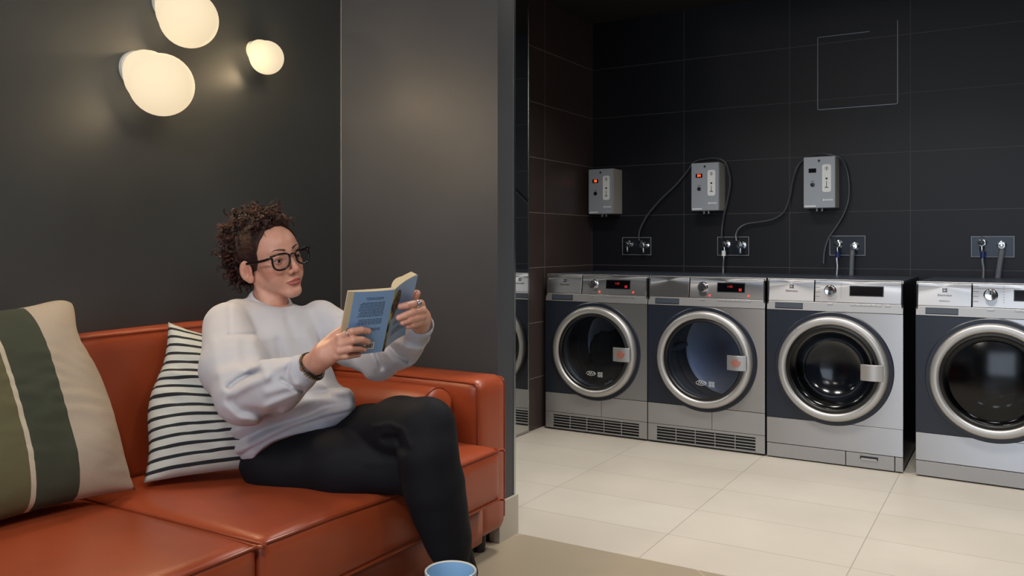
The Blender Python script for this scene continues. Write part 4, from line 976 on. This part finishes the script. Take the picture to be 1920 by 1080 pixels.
# ---- sweatshirt
def pix(p):
    d = p@vf.astype(F4); return np.stack([960+FPX*(p@vr.astype(F4))/d, 456-FPX*(p[:, 2]-CAM_H)/d], 1).astype(F4)
def folds(d, pp, lst):
    """ridges (+) and creases (-) along polylines, each w px wide where it is seen"""
    for pts, amp, w_ in lst:
        m_ = None
        for (x0, y0), (x1, y1) in zip(pts, pts[1:]):
            ab = np.array([x1-x0, y1-y0], F4); q = pp-np.array([x0, y0], F4); t = np.clip((q@ab)/float(ab@ab), 0, 1)
            e = q-t[:, None]*ab; e = np.sqrt(np.einsum('ij,ij->i', e, e)); m_ = e if m_ is None else np.minimum(m_, e)
        d = d-1.35*amp*np.exp(-(m_/w_)**2)
    return d
def seg_fold(d, p, a, b, r, k, sign=1):
    e = cap(p, a, b, r, r*.6); return su(d, e, k) if sign > 0 else ss(d, e, k)
TL = (A(600, 606, 2.46)-A(418, 612, 2.30)); TL /= np.linalg.norm(TL); TU = np.array((0, 0, 1.)); TF = np.cross(TL, TU)
TR = np.stack([TL, TF/np.linalg.norm(TF), np.cross(TL, TF/np.linalg.norm(TF))*-1], 1)
# hem plane: below the line from (470,885) to (668,768) in the picture, tipped with the lap
h0, h1 = A(460, 886, 2.20), A(664, 773, 2.20); hv = h1-h0; hv /= np.linalg.norm(hv); hn = np.cross(hv, vf-vu*.36); hn /= np.linalg.norm(hn)
if hn@vu > 0: hn = -hn
def torso(p):
    d = ell(p, A(516, 672, 2.38), (.150, .116, .138), TR)
    d = su(d, ell(p, A(474, 672, 2.37), (.100, .100, .130), TR), .05)
    d = su(d, cap(p, A(448, 606, 2.34), A(588, 613, 2.45), .060, .050), .045)      # shoulder yoke
    d = su(d, cap(p, A(474, 600, 2.40), A(535, 606, 2.43), .050, .042), .025)       # slope up to the neck
    d = su(d, cap(p, A(442, 592, 2.37), A(480, 592, 2.42), .047, .045), .02)
    d = su(d, cap(p, CB-cn*.014, A(513, 655, 2.375), .057, .112), .02)
    d = su(d, ell(p, BEL+vu*.01, (.145, .125, .135), TR), .06)
    d = su(d, ell(p, A(545, 822, 2.32), (.150, .135, .085), TR), .05)
    d = su(d, cap(p, A(585, 785, 2.30), A(640, 762, 2.25), .058, .036), .03)        # front hem standing off the lap
    return d
T_F = [([(540, 600), (556, 640), (585, 700)], -.005, 9), ([(520, 640), (530, 690), (548, 735)], -.006, 8), ([(575, 620), (600, 680), (612, 720)], .005, 10),
       ([(422, 814), (475, 792), (530, 768), (590, 748), (652, 733)], .010, 10), ([(450, 826), (500, 803), (560, 785), (610, 764), (645, 758)], -.009, 7),
       ([(445, 845), (500, 818), (550, 792), (610, 775), (655, 765)], .006, 9), ([(442, 858), (495, 830), (548, 803), (605, 784), (660, 770)], -.0035, 3.5),
       ([(600, 720), (640, 728), (660, 742)], .006, 8), ([(560, 735), (610, 738), (640, 748)], -.005, 7)]
A_F = [([(429, 560), (431, 600), (431, 628)], -.0022, 3), ([(431, 628), (465, 627), (499, 625)], -.0022, 3), ([(400, 640), (408, 690), (416, 735)], .003, 10),
       ([(484, 697), (466, 703), (447, 712), (430, 726)], -.0105, 6), ([(500, 710), (470, 720), (440, 736)], .008, 9), ([(425, 735), (424, 760), (450, 784), (480, 790)], .006, 9),
       ([(430, 752), (450, 770), (490, 776), (520, 768)], -.006, 8), ([(500, 735), (530, 728), (556, 722)], .005, 8), ([(528, 712), (545, 724), (566, 733)], -.007, 4), ([(541, 685), (538, 705), (545, 722)], -.006, 4.5),
       ([(538, 684), (520, 690), (500, 705)], .005, 7), ([(555, 740), (530, 748), (500, 762)], .005, 7), ([(476, 640), (486, 665), (492, 690)], .004, 10), ([(455, 650), (462, 680), (470, 700)], -.003, 9), ([(410, 700), (440, 690), (470, 690)], .004, 10)]
B_F = [([(706, 660), (716, 688)], -.008, 5), ([(690, 655), (702, 690)], .004, 7), ([(726, 645), (745, 665), (765, 677)], -.009, 5), ([(722, 662), (740, 682)], .004, 6), ([(740, 640), (762, 652), (785, 655)], .006, 7), ([(758, 630), (776, 640), (795, 642)], -.006, 4.5), ([(640, 600), (632, 630)], -.004, 6), ([(668, 660), (680, 700)], -.004, 8)]
def shirt(p):
    pp = pix(p)
    d = folds(torso(p), pp, T_F)
    t_ = ((p-h0.astype(F4))@hv.astype(F4))/float(np.linalg.norm(h1-h0))
    d = np.maximum(d, (p-h0.astype(F4))@hn.astype(F4)+.030*np.exp(-((t_-.32)/.34)**2))
    # near sleeve
    a = chain(p, [SHR, A(437, 690, 2.20), ELR], [.068, .077, .068], .03); a = su(a, chain(p, [ELR, A(518, 724, 2.05), A(562, 700, 2.015)], [.067, .060, .044], .03), .02)
    a = folds(a, pp, A_F)
    a = su(a, cap(p, A(563, 701, 2.014), A(582, 689, 2.000), .0360, .0350), .006)
    b = chain(p, [SHL, A(655, 640, 2.42), ELL_], [.066, .062, .058], .03); b = su(b, chain(p, [ELL_, A(748, 650, 2.25), A(776, 627, 2.18)], [.057, .052, .042], .03), .02)
    b = folds(b, pp, B_F)
    b = su(b, cap(p, A(776, 626, 2.175), A(787, 611, 2.145), .0365, .0362), .006)
    # sleeve openings
    a = ss(a, cap(p, A(584, 688, 1.998), A(606, 672, 1.975), .029), .003); b = ss(b, cap(p, A(789, 607, 2.140), A(795, 590, 2.11), .030), .003)
    d = su(d, a, .008); d = su(d, b, .012)
    d = ss(d, cap(p, CB+cn*.004, CB+cn*.14, .056, .125), .003); d = ss(d, cap(p, CB-cn*.02, CB+cn*.05, .0525), .003)
    d = np.minimum(d, ring_sdf(p))
    d = d+.0022*vnoise(p*F4(20))+.0008*vnoise(p*F4(47)+9)
    return d
CB = A(506, 567, 2.412)
cn = (vu*.90+vr*.36-vf*.26); cn /= np.linalg.norm(cn)       # axis of the neckline, opening towards the face
def ring_sdf(p):
    c = (CB).astype(F4); q = p-c; h = q@cn.astype(F4); rr = np.sqrt(np.maximum(np.einsum('ij,ij->i', q, q)-h*h, 0))
    return np.sqrt(np.maximum((rr-(.0575-h*.25)), -1)**2*1.0+np.maximum(np.abs(h)-.012, 0)**2)-.0050
shm = mat('grey_fleece', 'bfbec3', .9); m = shm
bsdf(m).inputs['Sheen Weight'].default_value = .15
nz = N(m, 'ShaderNodeTexNoise', Scale=500.0, Detail=2.0); L(m, coords(m), nz.inputs['Vector']); bump(m, nz.outputs[0], .12, .001)
rib = mat('ribbed_fleece', 'b9b9c0', .9); nz = N(rib, 'ShaderNodeTexNoise', Scale=400.0); L(rib, coords(rib), nz.inputs['Vector']); bump(rib, nz.outputs[0], .15, .001)
sb = np.array([CHE, BEL, SHR, SHL, ELR, ELL_, WRR, WRL, NB, h0, h1])
V, F = net(shirt, sb.min(0)-.16, sb.max(0)+.14, .0036)
# ribbing: cuffs, hem band and collar
fc = V[F].mean(1)
tt_ = ((fc-h0)@hv)/np.linalg.norm(h1-h0); isr = np.abs((fc-h0)@hn+.030*np.exp(-((tt_-.32)/.34)**2)) < .042
isr &= (fc@vf-0 < 99)
cR = A(574, 694, 2.008); dR = A(582, 689, 2.004)-A(563, 701, 2.014); dR /= np.linalg.norm(dR)
isr |= (((fc-cR)@dR) > -.010) & (np.linalg.norm(fc-cR, axis=1) < .06)
cL = A(782, 619, 2.16); dL = A(787, 611, 2.145)-A(776, 626, 2.175); dL /= np.linalg.norm(dL)
isr |= (((fc-cL)@dL) > -.008) & (np.linalg.norm(fc-cL, axis=1) < .06)
hC = (fc-CB)@cn; rC = np.linalg.norm((fc-CB)-hC[:, None]*cn, axis=1); isr |= (rC < .066) & (hC > -.02)
SH = mesh_np('sweatshirt', V, F, [shm, rib], PER, mi=isr.astype(int), smooth_it=2)

# ---- leggings
def legs(p):
    pp = pix(p)
    d = ell(p, PEL-vu*.012, (.155, .135, .090), TR)
    lr = chain(p, [HPR, A(645, 870, 2.21), KNR], [.092, .086, .068], .03)
    d = su(d, lr, .05); d = su(d, chain(p, [KNR, A(812, 930, 2.24), ANR], [.064, .060, .036], .03), .02)
    ll_ = chain(p, [HPL, A(690, 816, 2.26), A(750, 801, 2.17), KNL], [.083, .075, .073, .072], .03)
    ls = chain(p, [KNL, A(802, 850, 2.09), A(814, 912, 2.10), A(826, 962, 2.12), A(840, 1010, 2.14), ANL], [.071, .066, .068, .060, .051, .040], .04)
    l_ = su(ll_, ls, .012)
    l_ = folds(l_, pp, [([(700, 800), (730, 795), (755, 805), (768, 835)], .003, 4), ([(722, 822), (745, 822), (757, 842)], -.008, 8)])
    d = folds(d, pp, [([(600, 772), (596, 790), (585, 800)], -.004, 4), ([(690, 870), (740, 868)], .002, 6)])
    d = su(d, l_, .010)
    d = d+.0010*vnoise(p*F4(30))
    return d
lgm = mat('black_leggings', '0d0e15', .75); m = lgm; bsdf(m).inputs['Specular IOR Level'].default_value = .25
nz = N(m, 'ShaderNodeTexNoise', Scale=900.0); L(m, coords(m), nz.inputs['Vector']); bump(m, nz.outputs[0], .15, .0006)
lb = np.array([PEL, HPR, HPL, KNR, KNL, ANR, ANL])
V, F = net(legs, lb.min(0)-.17, lb.max(0)+.10, .0045)
LG = mesh_np('leggings', V, F, lgm, PER, smooth_it=2)
# stitched seam down the shin that faces the camera
def proj(pt, f, it=6):
    p_ = np.array(pt, float)
    for _ in range(it):
        e = 1e-3; b = np.stack([p_, p_+[e, 0, 0], p_+[0, e, 0], p_+[0, 0, e]]).astype(F4); v_ = f(b); g_ = (v_[1:]-v_[0])/e; n_ = np.linalg.norm(g_)+1e-6; p_ = p_-g_/n_**2*v_[0]*.9
    return p_, g_/n_
bm = bmesh.new(); pts = []
for q_ in ((760, 832, 2.0), (775, 850, 2.0), (790, 885, 2.0), (798, 920, 2.02), (806, 960, 2.04), (816, 1000, 2.06), (832, 1045, 2.1)):
    p_, g_ = proj(A(*q_), legs); pts.append(Vector(p_-np.array(PER.location)))
tube(bm, smooth_path(pts, 8), .0009, 6); finish('seam', bm, mat('seam_thread', '5c5e6a', .7), LG)

# ---- shoes (mostly below the picture)
shoem = mat('dark_shoe', '17171a', .5); solem = mat('shoe_sole', '3a3836', .6)
for an, kn, tw, nm in ((ANL, KNL, .35, 'shoe'), (ANR, KNR, .15, 'shoe')):
    ax_ = (an-kn)/np.linalg.norm(an-kn); toe = vr*.75-vf*.65*1; toe = toe/np.linalg.norm(toe)
    if an is ANR: heel = np.array([an[0], an[1], .045])-toe*.02; tip = heel+toe*.175; tip[2] = .032
    else: heel = an+ax_*.065-toe*.02; tip = heel+toe*.16+ax_*.035
    def shoe(p, heel=heel, tip=tip, an=an, ax_=ax_):
        d = cap(p, heel, heel*.5+tip*.5, .034, .034); d = su(d, cap(p, heel*.5+tip*.5, tip, .034, .030), .02); d = su(d, cap(p, heel, an+ax_*.025, .034, .033), .02)
        d = ss(d, cap(p, an+ax_*.015, an-ax_*.03, .029), .003)
        return np.maximum(d, -(p[:, 2]-.002))
    pp = np.array([heel, tip, an]); V, F = net(shoe, pp.min(0)-.05, pp.max(0)+.05, .004); mesh_np(nm, V, F, shoem, PER, smooth_it=1)
# ================================================================== HAIR
hairm = mat('dark_curly_hair', '1c100d', .6); m = hairm
hi = N(m, 'ShaderNodeObjectInfo')
bsdf(m).inputs['Specular IOR Level'].default_value = .4
n_ = N(m, 'ShaderNodeTexNoise', Scale=55.0, Detail=2.0); L(m, coords(m), n_.inputs['Vector']); L(m, ramp(m, n_.outputs[0], [(.35, '120b0a'), (.7, '3c1a12')]), bsdf(m).inputs['Base Color'])
hairc = mat('auburn_curls', '4a2418', .42); m = hairc
n_ = N(m, 'ShaderNodeTexNoise', Scale=38.0, Detail=3.0); L(m, coords(m), n_.inputs['Vector']); L(m, ramp(m, n_.outputs[0], [(.36, '180b09'), (.58, '401b12'), (.82, '7a3a22')]), bsdf(m).inputs['Base Color'])
BUNS = [((.0, -.085, .075), (.060, .055, .052)), ((.035, -.080, .050), (.045, .045, .05)), ((-.01, -.045, .112), (.062, .060, .032)), ((.02, -.105, .02), (.05, .042, .052)), ((0, .01, .108), (.050, .045, .024)), ((.03, -.095, -.015), (.036, .032, .038)), ((0, .028, .108), (.046, .028, .020))]
def scalp(q):
    """hair pulled back over the skull: the skull grown by a few millimetres, behind the hairline"""
    d = ell(q, (0, -.016, .030), (.0765, .0955, .0855)); d = su(d, ell(q, (0, .028, .036), (.0640, .0640, .0600)), .02)
    ax = np.abs(q[:, 0])
    # hairline: forehead arc, temples, in front of and above the ear, nape
    y, z = q[:, 1], q[:, 2]
    lim = .051+.80*(np.maximum(z, .030)-.088)+1.05*np.maximum(0, ax-.035)-.6*np.maximum(0, .010-z)+.0035*np.sin(ax*190)
    d = np.maximum(d, (y-lim)*.7)
    d = np.maximum(d, -(z+.066-np.clip((y+.03)/.03, 0, 1)*.044))
    d = ss(d, ell(np.concatenate([ax[:, None], q[:, 1:]], 1), (.082, -.012, -.018), (.018, .024, .034)), .004)
    return d
def hairbase(p):
    q = toh(p); d = scalp(q)
    for c, r in BUNS: d = su(d, ell(q, c, np.array(r)*.86), .012)
    far = np.clip((.03-q[:, 1])/.05, 0, 1); d = d+(.15+.85*far)*(.0030*vnoise(q*F4(90))+.004*vnoise(q*F4(42)))
    return d*.8
V, F = net(hairbase, HC-.22, HC+.22, .0026)
HAIR = mesh_np('hair', V, F, hairm, PER, smooth_it=1)
rs = np.random.RandomState(11)
def curve_obj(name, strands, m_, bev):
    cu = bpy.data.curves.new(name, 'CURVE'); cu.dimensions = '3D'; cu.bevel_depth = bev; cu.bevel_resolution = 0; cu.resolution_u = 1
    for pts, rad in strands:
        s = cu.splines.new('POLY'); s.points.add(len(pts)-1)
        s.points.foreach_set('co', np.concatenate([pts, np.ones((len(pts), 1))], 1).astype(F4).ravel()); s.points.foreach_set('radius', np.asarray(rad, F4))
    cu.materials.append(m_); o = bpy.data.objects.new(name, cu); C.objects.link(o)
    dg = bpy.context.evaluated_depsgraph_get(); me = bpy.data.meshes.new_from_object(o.evaluated_get(dg)); bpy.data.objects.remove(o); me.name = name
    me.polygons.foreach_set('use_smooth', np.ones(len(me.polygons), bool))
    o = bpy.data.objects.new(name, me); C.objects.link(o); o.parent = PER; o.location = -PER.location; return o
# curls: loose helices growing over the gathered mass
str_ = []
vol = np.array([r[0]*r[1]*r[2] for _, r in BUNS]); vol = vol/vol.sum()
vol = vol**.6; vol /= vol.sum()
for i in range(1500):
    c, r = BUNS[rs.choice(len(BUNS), p=vol)]
    u = rs.randn(3); u /= np.linalg.norm(u)
    if rs.rand() < .35: u[2] = abs(u[2])
    st_ = np.array(c)+np.array(r)*u*rs.uniform(.72, .95)
    g = u*rs.uniform(-.1, .40)+rs.randn(3)*.6+np.array([0, -.2, -.25]); g -= u*max(0, g@u-.25)*.8; g /= np.linalg.norm(g)
    ln = rs.uniform(.022, .052); rad = rs.uniform(.0035, .0080); turns = ln/(rad*rs.uniform(2.6, 4.2)); n_ = int(11*turns)+7
    t = np.linspace(0, 1, n_); e1 = np.cross(g, rs.randn(3)); e1 /= np.linalg.norm(e1); e2 = np.cross(g, e1); ph = rs.rand()*6.28
    bend = rs.randn(3)*.5+[0, 0, -.4]
    for j_ in range(5):
        off = rs.randn(3)*.0011; ps = ph+rs.randn()*.16; rr_ = rad*rs.uniform(.88, 1.1)
        ctr = st_+off+np.outer(t*ln*rs.uniform(.9, 1.08), g)+np.outer((t**2)*ln*.5, bend)
        amp = rr_*np.minimum(1, t*4)
        pts = ctr+np.outer(amp*np.cos(2*PI*turns*t+ps), e1)+np.outer(amp*np.sin(2*PI*turns*t+ps), e2)
        if ((pts[:, 1] > .060) & (pts[:, 2] < .095)).any() or ((np.abs(pts[:, 0]) > .055) & (pts[:, 1] > .0) & (pts[:, 2] < .06)).any(): continue
        W_ = HC+pts@HR.T*HS; str_.append((W_, np.linspace(1, .5, n_)*rs.uniform(.75, 1.15)))
# a few loose curls at the edge of the mass
curls = curve_obj('hair_curls', str_, hairc, .00105)
# combed strands from the hairline back to the gathered mass
str_ = []
for i in range(1300):
    a = rs.uniform(-1.0, 1.0)*PI*.78          # around the hairline
    ax_ = math.sin(a)
    hl = [(0, .052, .092), (.030, .046, .088), (.052, .030, .070), (.064, .040, .045), (.070, .032, .020), (.073, .008, -.006), (.071, -.030, .020), (.068, -.045, -.020), (.050, -.070, -.050)]
    k_ = abs(a)/(PI*.78)*(len(hl)-1); i0 = min(int(k_), len(hl)-2); p0 = np.array(hl[i0])*(1-k_+i0)+np.array(hl[i0+1])*(k_-i0); p0[0] *= np.sign(a); p0[1] += .004
    p0 = p0+rs.randn(3)*.003; back = rs.rand()*.5; p0 = p0*(1-back)+np.array([p0[0]*.8, -.05, .09])*back; p1 = np.array([.012*np.sign(a)+rs.randn()*.012, -.075+rs.randn()*.015, .085+rs.randn()*.016])
    t = np.linspace(0, 1, 16)[:, None]; pts = p0*(1-t)+p1*t
    for _ in range(4):          # lay them on the hair surface
        e = 1e-3; f0 = scalp(pts.astype(F4)); gr = np.stack([(scalp((pts+np.eye(3)[k]*e).astype(F4))-f0)/e for k in range(3)], 1)
        pts = pts-gr*np.clip(ell(pts.astype(F4), (0, -.016, .030), (.0765, .0955, .0855)), -.05, .05)[:, None]*0
        d0 = su(ell(pts.astype(F4), (0, -.016, .030), (.0765, .0955, .0855)), ell(pts.astype(F4), (0, .028, .036), (.0640, .0640, .0600)), .02)
        def dd_(x): return su(ell(x.astype(F4), (0, -.016, .030), (.0765, .0955, .0855)), ell(x.astype(F4), (0, .028, .036), (.0640, .0640, .0600)), .02)
        gr = np.stack([(dd_(pts+np.eye(3)[k]*e)-d0)/e for k in range(3)], 1); gr /= np.linalg.norm(gr, axis=1)[:, None]+1e-6
        pts = pts-gr*(d0-.0008)[:, None]
    if ((pts[:, 2] < .02) & (pts[:, 1] > .035)).any(): continue
    pts = pts+np.cumsum(rs.randn(16, 3)*.0004, 0)
    W_ = HC+pts@HR.T*HS; str_.append((W_, np.concatenate([[.5], np.ones(14), [.6]])*rs.uniform(.6, 1.1)))
combed = curve_obj('combed_hair', str_, hairm, .0010)

# ================================================================== GLASSES, JEWELLERY
gm = mat('black_acetate', '0c0a0b', .15)
def hw(q): return Vector(froh(q))-PER.location
GL = None
out = [(-.026, .010), (-.027, -.004), (-.022, -.018), (-.010, -.0235), (.006, -.0225), (.018, -.014), (.0225, .000), (.022, .011), (.012, .0165), (-.006, .0185), (-.020, .0175), (-.029, .0160)]
def rimpts(sx): 
    pts = []
    for a, b in smooth_path([(a, b, 0) for a, b in out], 5, True) and [(v.x, v.y) for v in smooth_path([(a, b, 0) for a, b in out], 5, True)]:
        x = sx*(.0335-a*1.02); xx = abs(x); y = .1030-.0035*((xx-.012)/.03)**2-.10*abs(b)*0-max(0, -b)*.10
        pts.append((x, y, -.0015+b*1.02))
    return pts
bm = bmesh.new()
for sx in (1, -1): tube(bm, [hw(q) for q in rimpts(sx)], .0028, 8, closed=True)
tube(bm, [hw(q) for q in ((.011, .1025, .0065), (.005, .1045, .0095), (0, .1050, .0102), (-.005, .1045, .0095), (-.011, .1025, .0065))], .0023, 8)
GL = finish('glasses', bm, gm, PER, auto=0)
for sx in (1, -1):
    bm = bmesh.new(); R_ = [hw((sx*x, y, z)) for x, y, z in ((.0625, .0985, .0125), (.0690, .0940, .0120), (.0735, .075, .0090), (.0755, .04, .0060), (.0775, .0, .0045), (.0770, -.014, .0020), (.0755, -.030, -.016))]
    for k in (-.0014, 0, .0014): tube(bm, smooth_path([r_+Vector(HR[:, 2])*k for r_ in R_], 5), .0023, 12)
    finish('temple', bm, gm, GL, auto=0)
    bm = bmesh.new(); pts = rimpts(sx); c = bm.verts.new(hw(np.mean(pts, 0)+[0, .001, 0])); vs_ = [bm.verts.new(hw(q)) for q in pts]
    for i in range(len(vs_)): bm.faces.new((c, vs_[i], vs_[(i+1) % len(vs_)]))
    finish('lens', bm, M['lens'], GL, auto=0)
silver = mat('silver', 'd0cec8', .18, 1)
def ringon(j0, j1, t_, R_, r_, name, m_, stone=False):
    a, b = A(*j0), A(*j1); c = a+(b-a)*t_; ax_ = (b-a)/np.linalg.norm(b-a); e1 = np.cross(ax_, vu); e1 /= np.linalg.norm(e1); e2 = np.cross(ax_, e1)
    bm = bmesh.new(); tube(bm, [Vector(c+(e1*math.cos(k*PI/16)+e2*math.sin(k*PI/16))*R_)-PER.location for k in range(32)], r_, 8, closed=True)
    o = finish(name, bm, m_, PER, auto=0)
    if stone:
        nrm = -vf*.95+vr*.2+vu*.1; nrm = nrm-ax_*(nrm@ax_); nrm /= np.linalg.norm(nrm)
        bm = bmesh.new(); bmesh.ops.create_uvsphere(bm, u_segments=20, v_segments=12, radius=.0062); bmesh.ops.translate(bm, vec=Vector(c+nrm*(R_+.001))-PER.location, verts=bm.verts); finish('ring_stone', bm, mat('grey_stone', '8d8a94', .08, .6), o, auto=0)
ringon(RH['index'][0], RH['index'][1], .80, .0110, .0012, 'ring', silver)
ringon(LH['index'][0], LH['index'][1], .80, .0107, .0017, 'ring', silver, True)
# bracelet of dark and gilt beads
bw = A(587, 686, 1.993); ad = A(606, 670, 1.985)-A(575, 694, 2.008); ad /= np.linalg.norm(ad); e1 = np.cross(ad, vu); e1 /= np.linalg.norm(e1); e2 = np.cross(ad, e1)
bd = mat('dark_bead', '17130f', .3); gd = mat('gilt_bead', '8a7444', .3, .9); BR = None
bm = bmesh.new(); tube(bm, [Vector(bw+(e1*math.cos(k*PI/24)+e2*math.sin(k*PI/24))*.0335+ad*.004*math.sin(k*PI/12))-PER.location for k in range(48)], .0028, 8, closed=True); BR = finish('bracelet', bm, bd, PER, auto=0)
bm = bmesh.new()
for k in range(34):
    a_ = k*2*PI/34; bmesh.ops.create_icosphere(bm, subdivisions=1, radius=.0031, matrix=Matrix.Translation(Vector(bw+(e1*math.cos(a_)+e2*math.sin(a_))*.0348-ad*.0035)-PER.location))
o = finish('beads', bm, gd, BR, auto=0); o['kind'] = 'stuff'

# ================================================================== THE BOOK
S0 = A(717, 659, 2.045); bh = vr*.042+vu*.152-vf*.080; bh_n = bh/np.linalg.norm(bh); BH = .178
wl = -vr*.078-vu*.009; wl = wl-vf*0; wl = wl - bh_n*(wl@bh_n); wl = -vr*.080-vf*.056-vu*.009; wl = wl-bh_n*(wl@bh_n); wl /= np.linalg.norm(wl)
wr_ = vr*.040+vf*.074+vu*.030; wr_ = wr_-bh_n*(wr_@bh_n); wr_ /= np.linalg.norm(wr_)
BOOK = thing('book', 'open paperback with pale blue back cover held up by the woman', 'book', S0)
cov = mat('blue_book_cover', '7fa3cc', .4); cov_in = mat('cover_inside', 'cfc4ae', .7); pg = mat('page_paper', 'cbb995', .85); prn = mat('cover_print', '2f3c50', .6)
m = pg; wv = N(m, 'ShaderNodeTexWave', Scale=160.0, Distortion=.5); L(m, coords(m), wv.inputs[0]); bump(m, wv.outputs[1], .2, .0004)
nl = np.cross(wl, bh_n); nl = nl if nl@vf > 0 else -nl          # inside normal (towards the reader)
nr = np.cross(wr_, bh_n); nr = nr if nr@(vf*.5-vr) > 0 else -nr
def bv(o, u, v, n_, a, b, c): return Vector(o+u*a+v*b+n_*c)
def leafblock(name, u, n_, W, m_, prof, t0, t1, parent, h0=0., h1=BH):
    """curved slab: prof(s) gives offset along the inside normal; thickness t0(s)..t1(s)"""
    bm = bmesh.new(); K = 16; rows = []
    for i in range(K+1):
        s = i/K; f0 = prof(s*W/WL)+t0(s); f1 = prof(s*W/WL)+t1(s)
        rows.append([bm.verts.new(bv(0, u, bh_n, n_, s*W, h, f)) for h, f in ((h0, f0), (h1, f0), (h1, f1), (h0, f1))])
    for A_, B_ in zip(rows, rows[1:]):
        for k in range(4): bm.faces.new((A_[k], A_[(k+1) % 4], B_[(k+1) % 4], B_[k]))
    bm.faces.new(rows[0]); bm.faces.new(rows[-1][::-1])
    o = finish(name, bm, m_, parent, auto=40); return o
WL, WR = .098, .098
pfl = lambda s: .010*s*s
pfr = lambda s: .004*math.sin(s*PI)
WL, WR = .098, .098
cvL = leafblock('back_cover', wl, nl, WL, cov, pfl, lambda s: 0, lambda s: .0006, BOOK)
leafblock('page_block', wl, nl, WL+.014, pg, pfl, lambda s: .0007+.0*s, lambda s: .0085+.0025*math.sin(s*PI)-.003*s, BOOK, .001, BH-.001+.002)
cvR = leafblock('front_cover', wr_, nr, WR, cov, pfr, lambda s: 0, lambda s: .0006, BOOK)
leafblock('page_block', wr_, nr, WR-.003, pg, pfr, lambda s: .0007, lambda s: .0125+.009*math.sin(min(1, s*1.6)*PI*.8), BOOK, .001, BH-.001+.003)
# spine band
sw = (wl+wr_*-1); bm = bmesh.new(); K = 8
so = -(nl+nr); so /= np.linalg.norm(so); rows = []
for i in range(K+1):
    a = i/K; pnt = wl*(.0012*(1-a))+wr_*(.010*a)+so*.0025*math.sin(a*PI); rows.append((bm.verts.new(Vector(pnt-bh_n*.0)), bm.verts.new(Vector(pnt+bh_n*BH))))
for A_, B_ in zip(rows, rows[1:]): bm.faces.new((A_[0], A_[1], B_[1], B_[0]))
o = finish('spine', bm, mat('spine_cover', '8fa08a', .4), BOOK); md = o.modifiers.new('s', 'SOLIDIFY'); md.thickness = .0006
m = o.data.materials[0]; n_ = N(m, 'ShaderNodeTexNoise', Scale=40.0, Detail=3.0); L(m, coords(m, (1, 1, .5)), n_.inputs['Vector']); L(m, ramp(m, n_.outputs[0], [(.42, '1b1c1c'), (.56, '8a8048'), ]), bsdf(m).inputs[0])
# printed text on the back cover: rows of small words
bm = bmesh.new(); rs2 = random.Random(4)
def onL(a, b, lift=-.0004): s = a/WL; return bv(0, wl, bh_n, nl, a, b, pfl(s)+lift)
def quadL(bm, a0, a1, b0, b1):
    f = bm.faces.new([bm.verts.new(onL(*q)) for q in ((a0, b0), (a1, b0), (a1, b1), (a0, b1))])
yrow = .160
rows_ = [(0, 1), (1, 1)]+[None]+[(i, 0) for i in range(10)]+[None]+[(i, 0) for i in range(4)]+[None, None]+[(0, 2), (1, 2)]
for rw in rows_:
    if rw:
        a = .020 if rw[1] != 1 else .026; end = (.082 if rw[1] == 0 else (.070 if rw[1] == 1 else .076))-rs2.random()*.006
        while a < end:
            wd = rs2.uniform(.003, .009); quadL(bm, a, min(a+wd, end), yrow, yrow+.0016); a += wd+.0014
    yrow -= .0042 if rw else .005
finish('printed_text', bm, prn, cvL, smooth=False)
bm = bmesh.new(); f = bm.faces.new([bm.verts.new(onL(a, b, -.0003)) for a, b in ((.026, .013), (.052, .013), (.052, .033), (.026, .033))]); bc_ = finish('barcode_label', bm, M['white_print'], cvL, smooth=False)
bm = bmesh.new(); a = .029
while a < .049:
    wd = rs2.uniform(.0004, .0012)
    f = bm.faces.new([bm.verts.new(onL(x_, y_, -.0006)) for x_, y_ in ((a, .017), (a+wd, .017), (a+wd, .030), (a, .030))]); a += wd+rs2.uniform(.0005, .0011)
finish('bars', bm, M['ink'], bc_, smooth=False)
# front cover: dark figure band and lilac lower lettering as on the photo
def onR(a, b, lift=-.0004): s = a/WR; return bv(0, wr_, bh_n, nr, a, b, pfr(s)+lift)
bm = bmesh.new(); rs3 = random.Random(8)
for yr in (.030, .036, .042, .060, .066):
    a = .03
    while a < .085:
        wd = rs3.uniform(.003, .009); bm.faces.new([bm.verts.new(onR(*q)) for q in ((a, yr), (a+wd, yr), (a+wd, yr+.0025), (a, yr+.0025))]); a += wd+.002
finish('printed_text', bm, prn, cvR, smooth=False)

art = s_art = o_art = None
am = mat('cover_art', '20221f', .4); n_ = N(am, 'ShaderNodeTexNoise', Scale=70.0, Detail=3.0); L(am, coords(am), n_.inputs['Vector']); L(am, ramp(am, n_.outputs[0], [(.45, '1a1c1e'), (.60, '6d6a4c')]), bsdf(am).inputs[0])
bm = bmesh.new(); f = bm.faces.new([bm.verts.new(onR(a_, b_, -.0006)) for a_, b_ in ((.004, .085), (.020, .088), (.034, .112), (.040, .140), (.036, .160), (.022, .168), (.010, .150), (.004, .120))]); finish('cover_picture', bm, am, cvR, smooth=False)
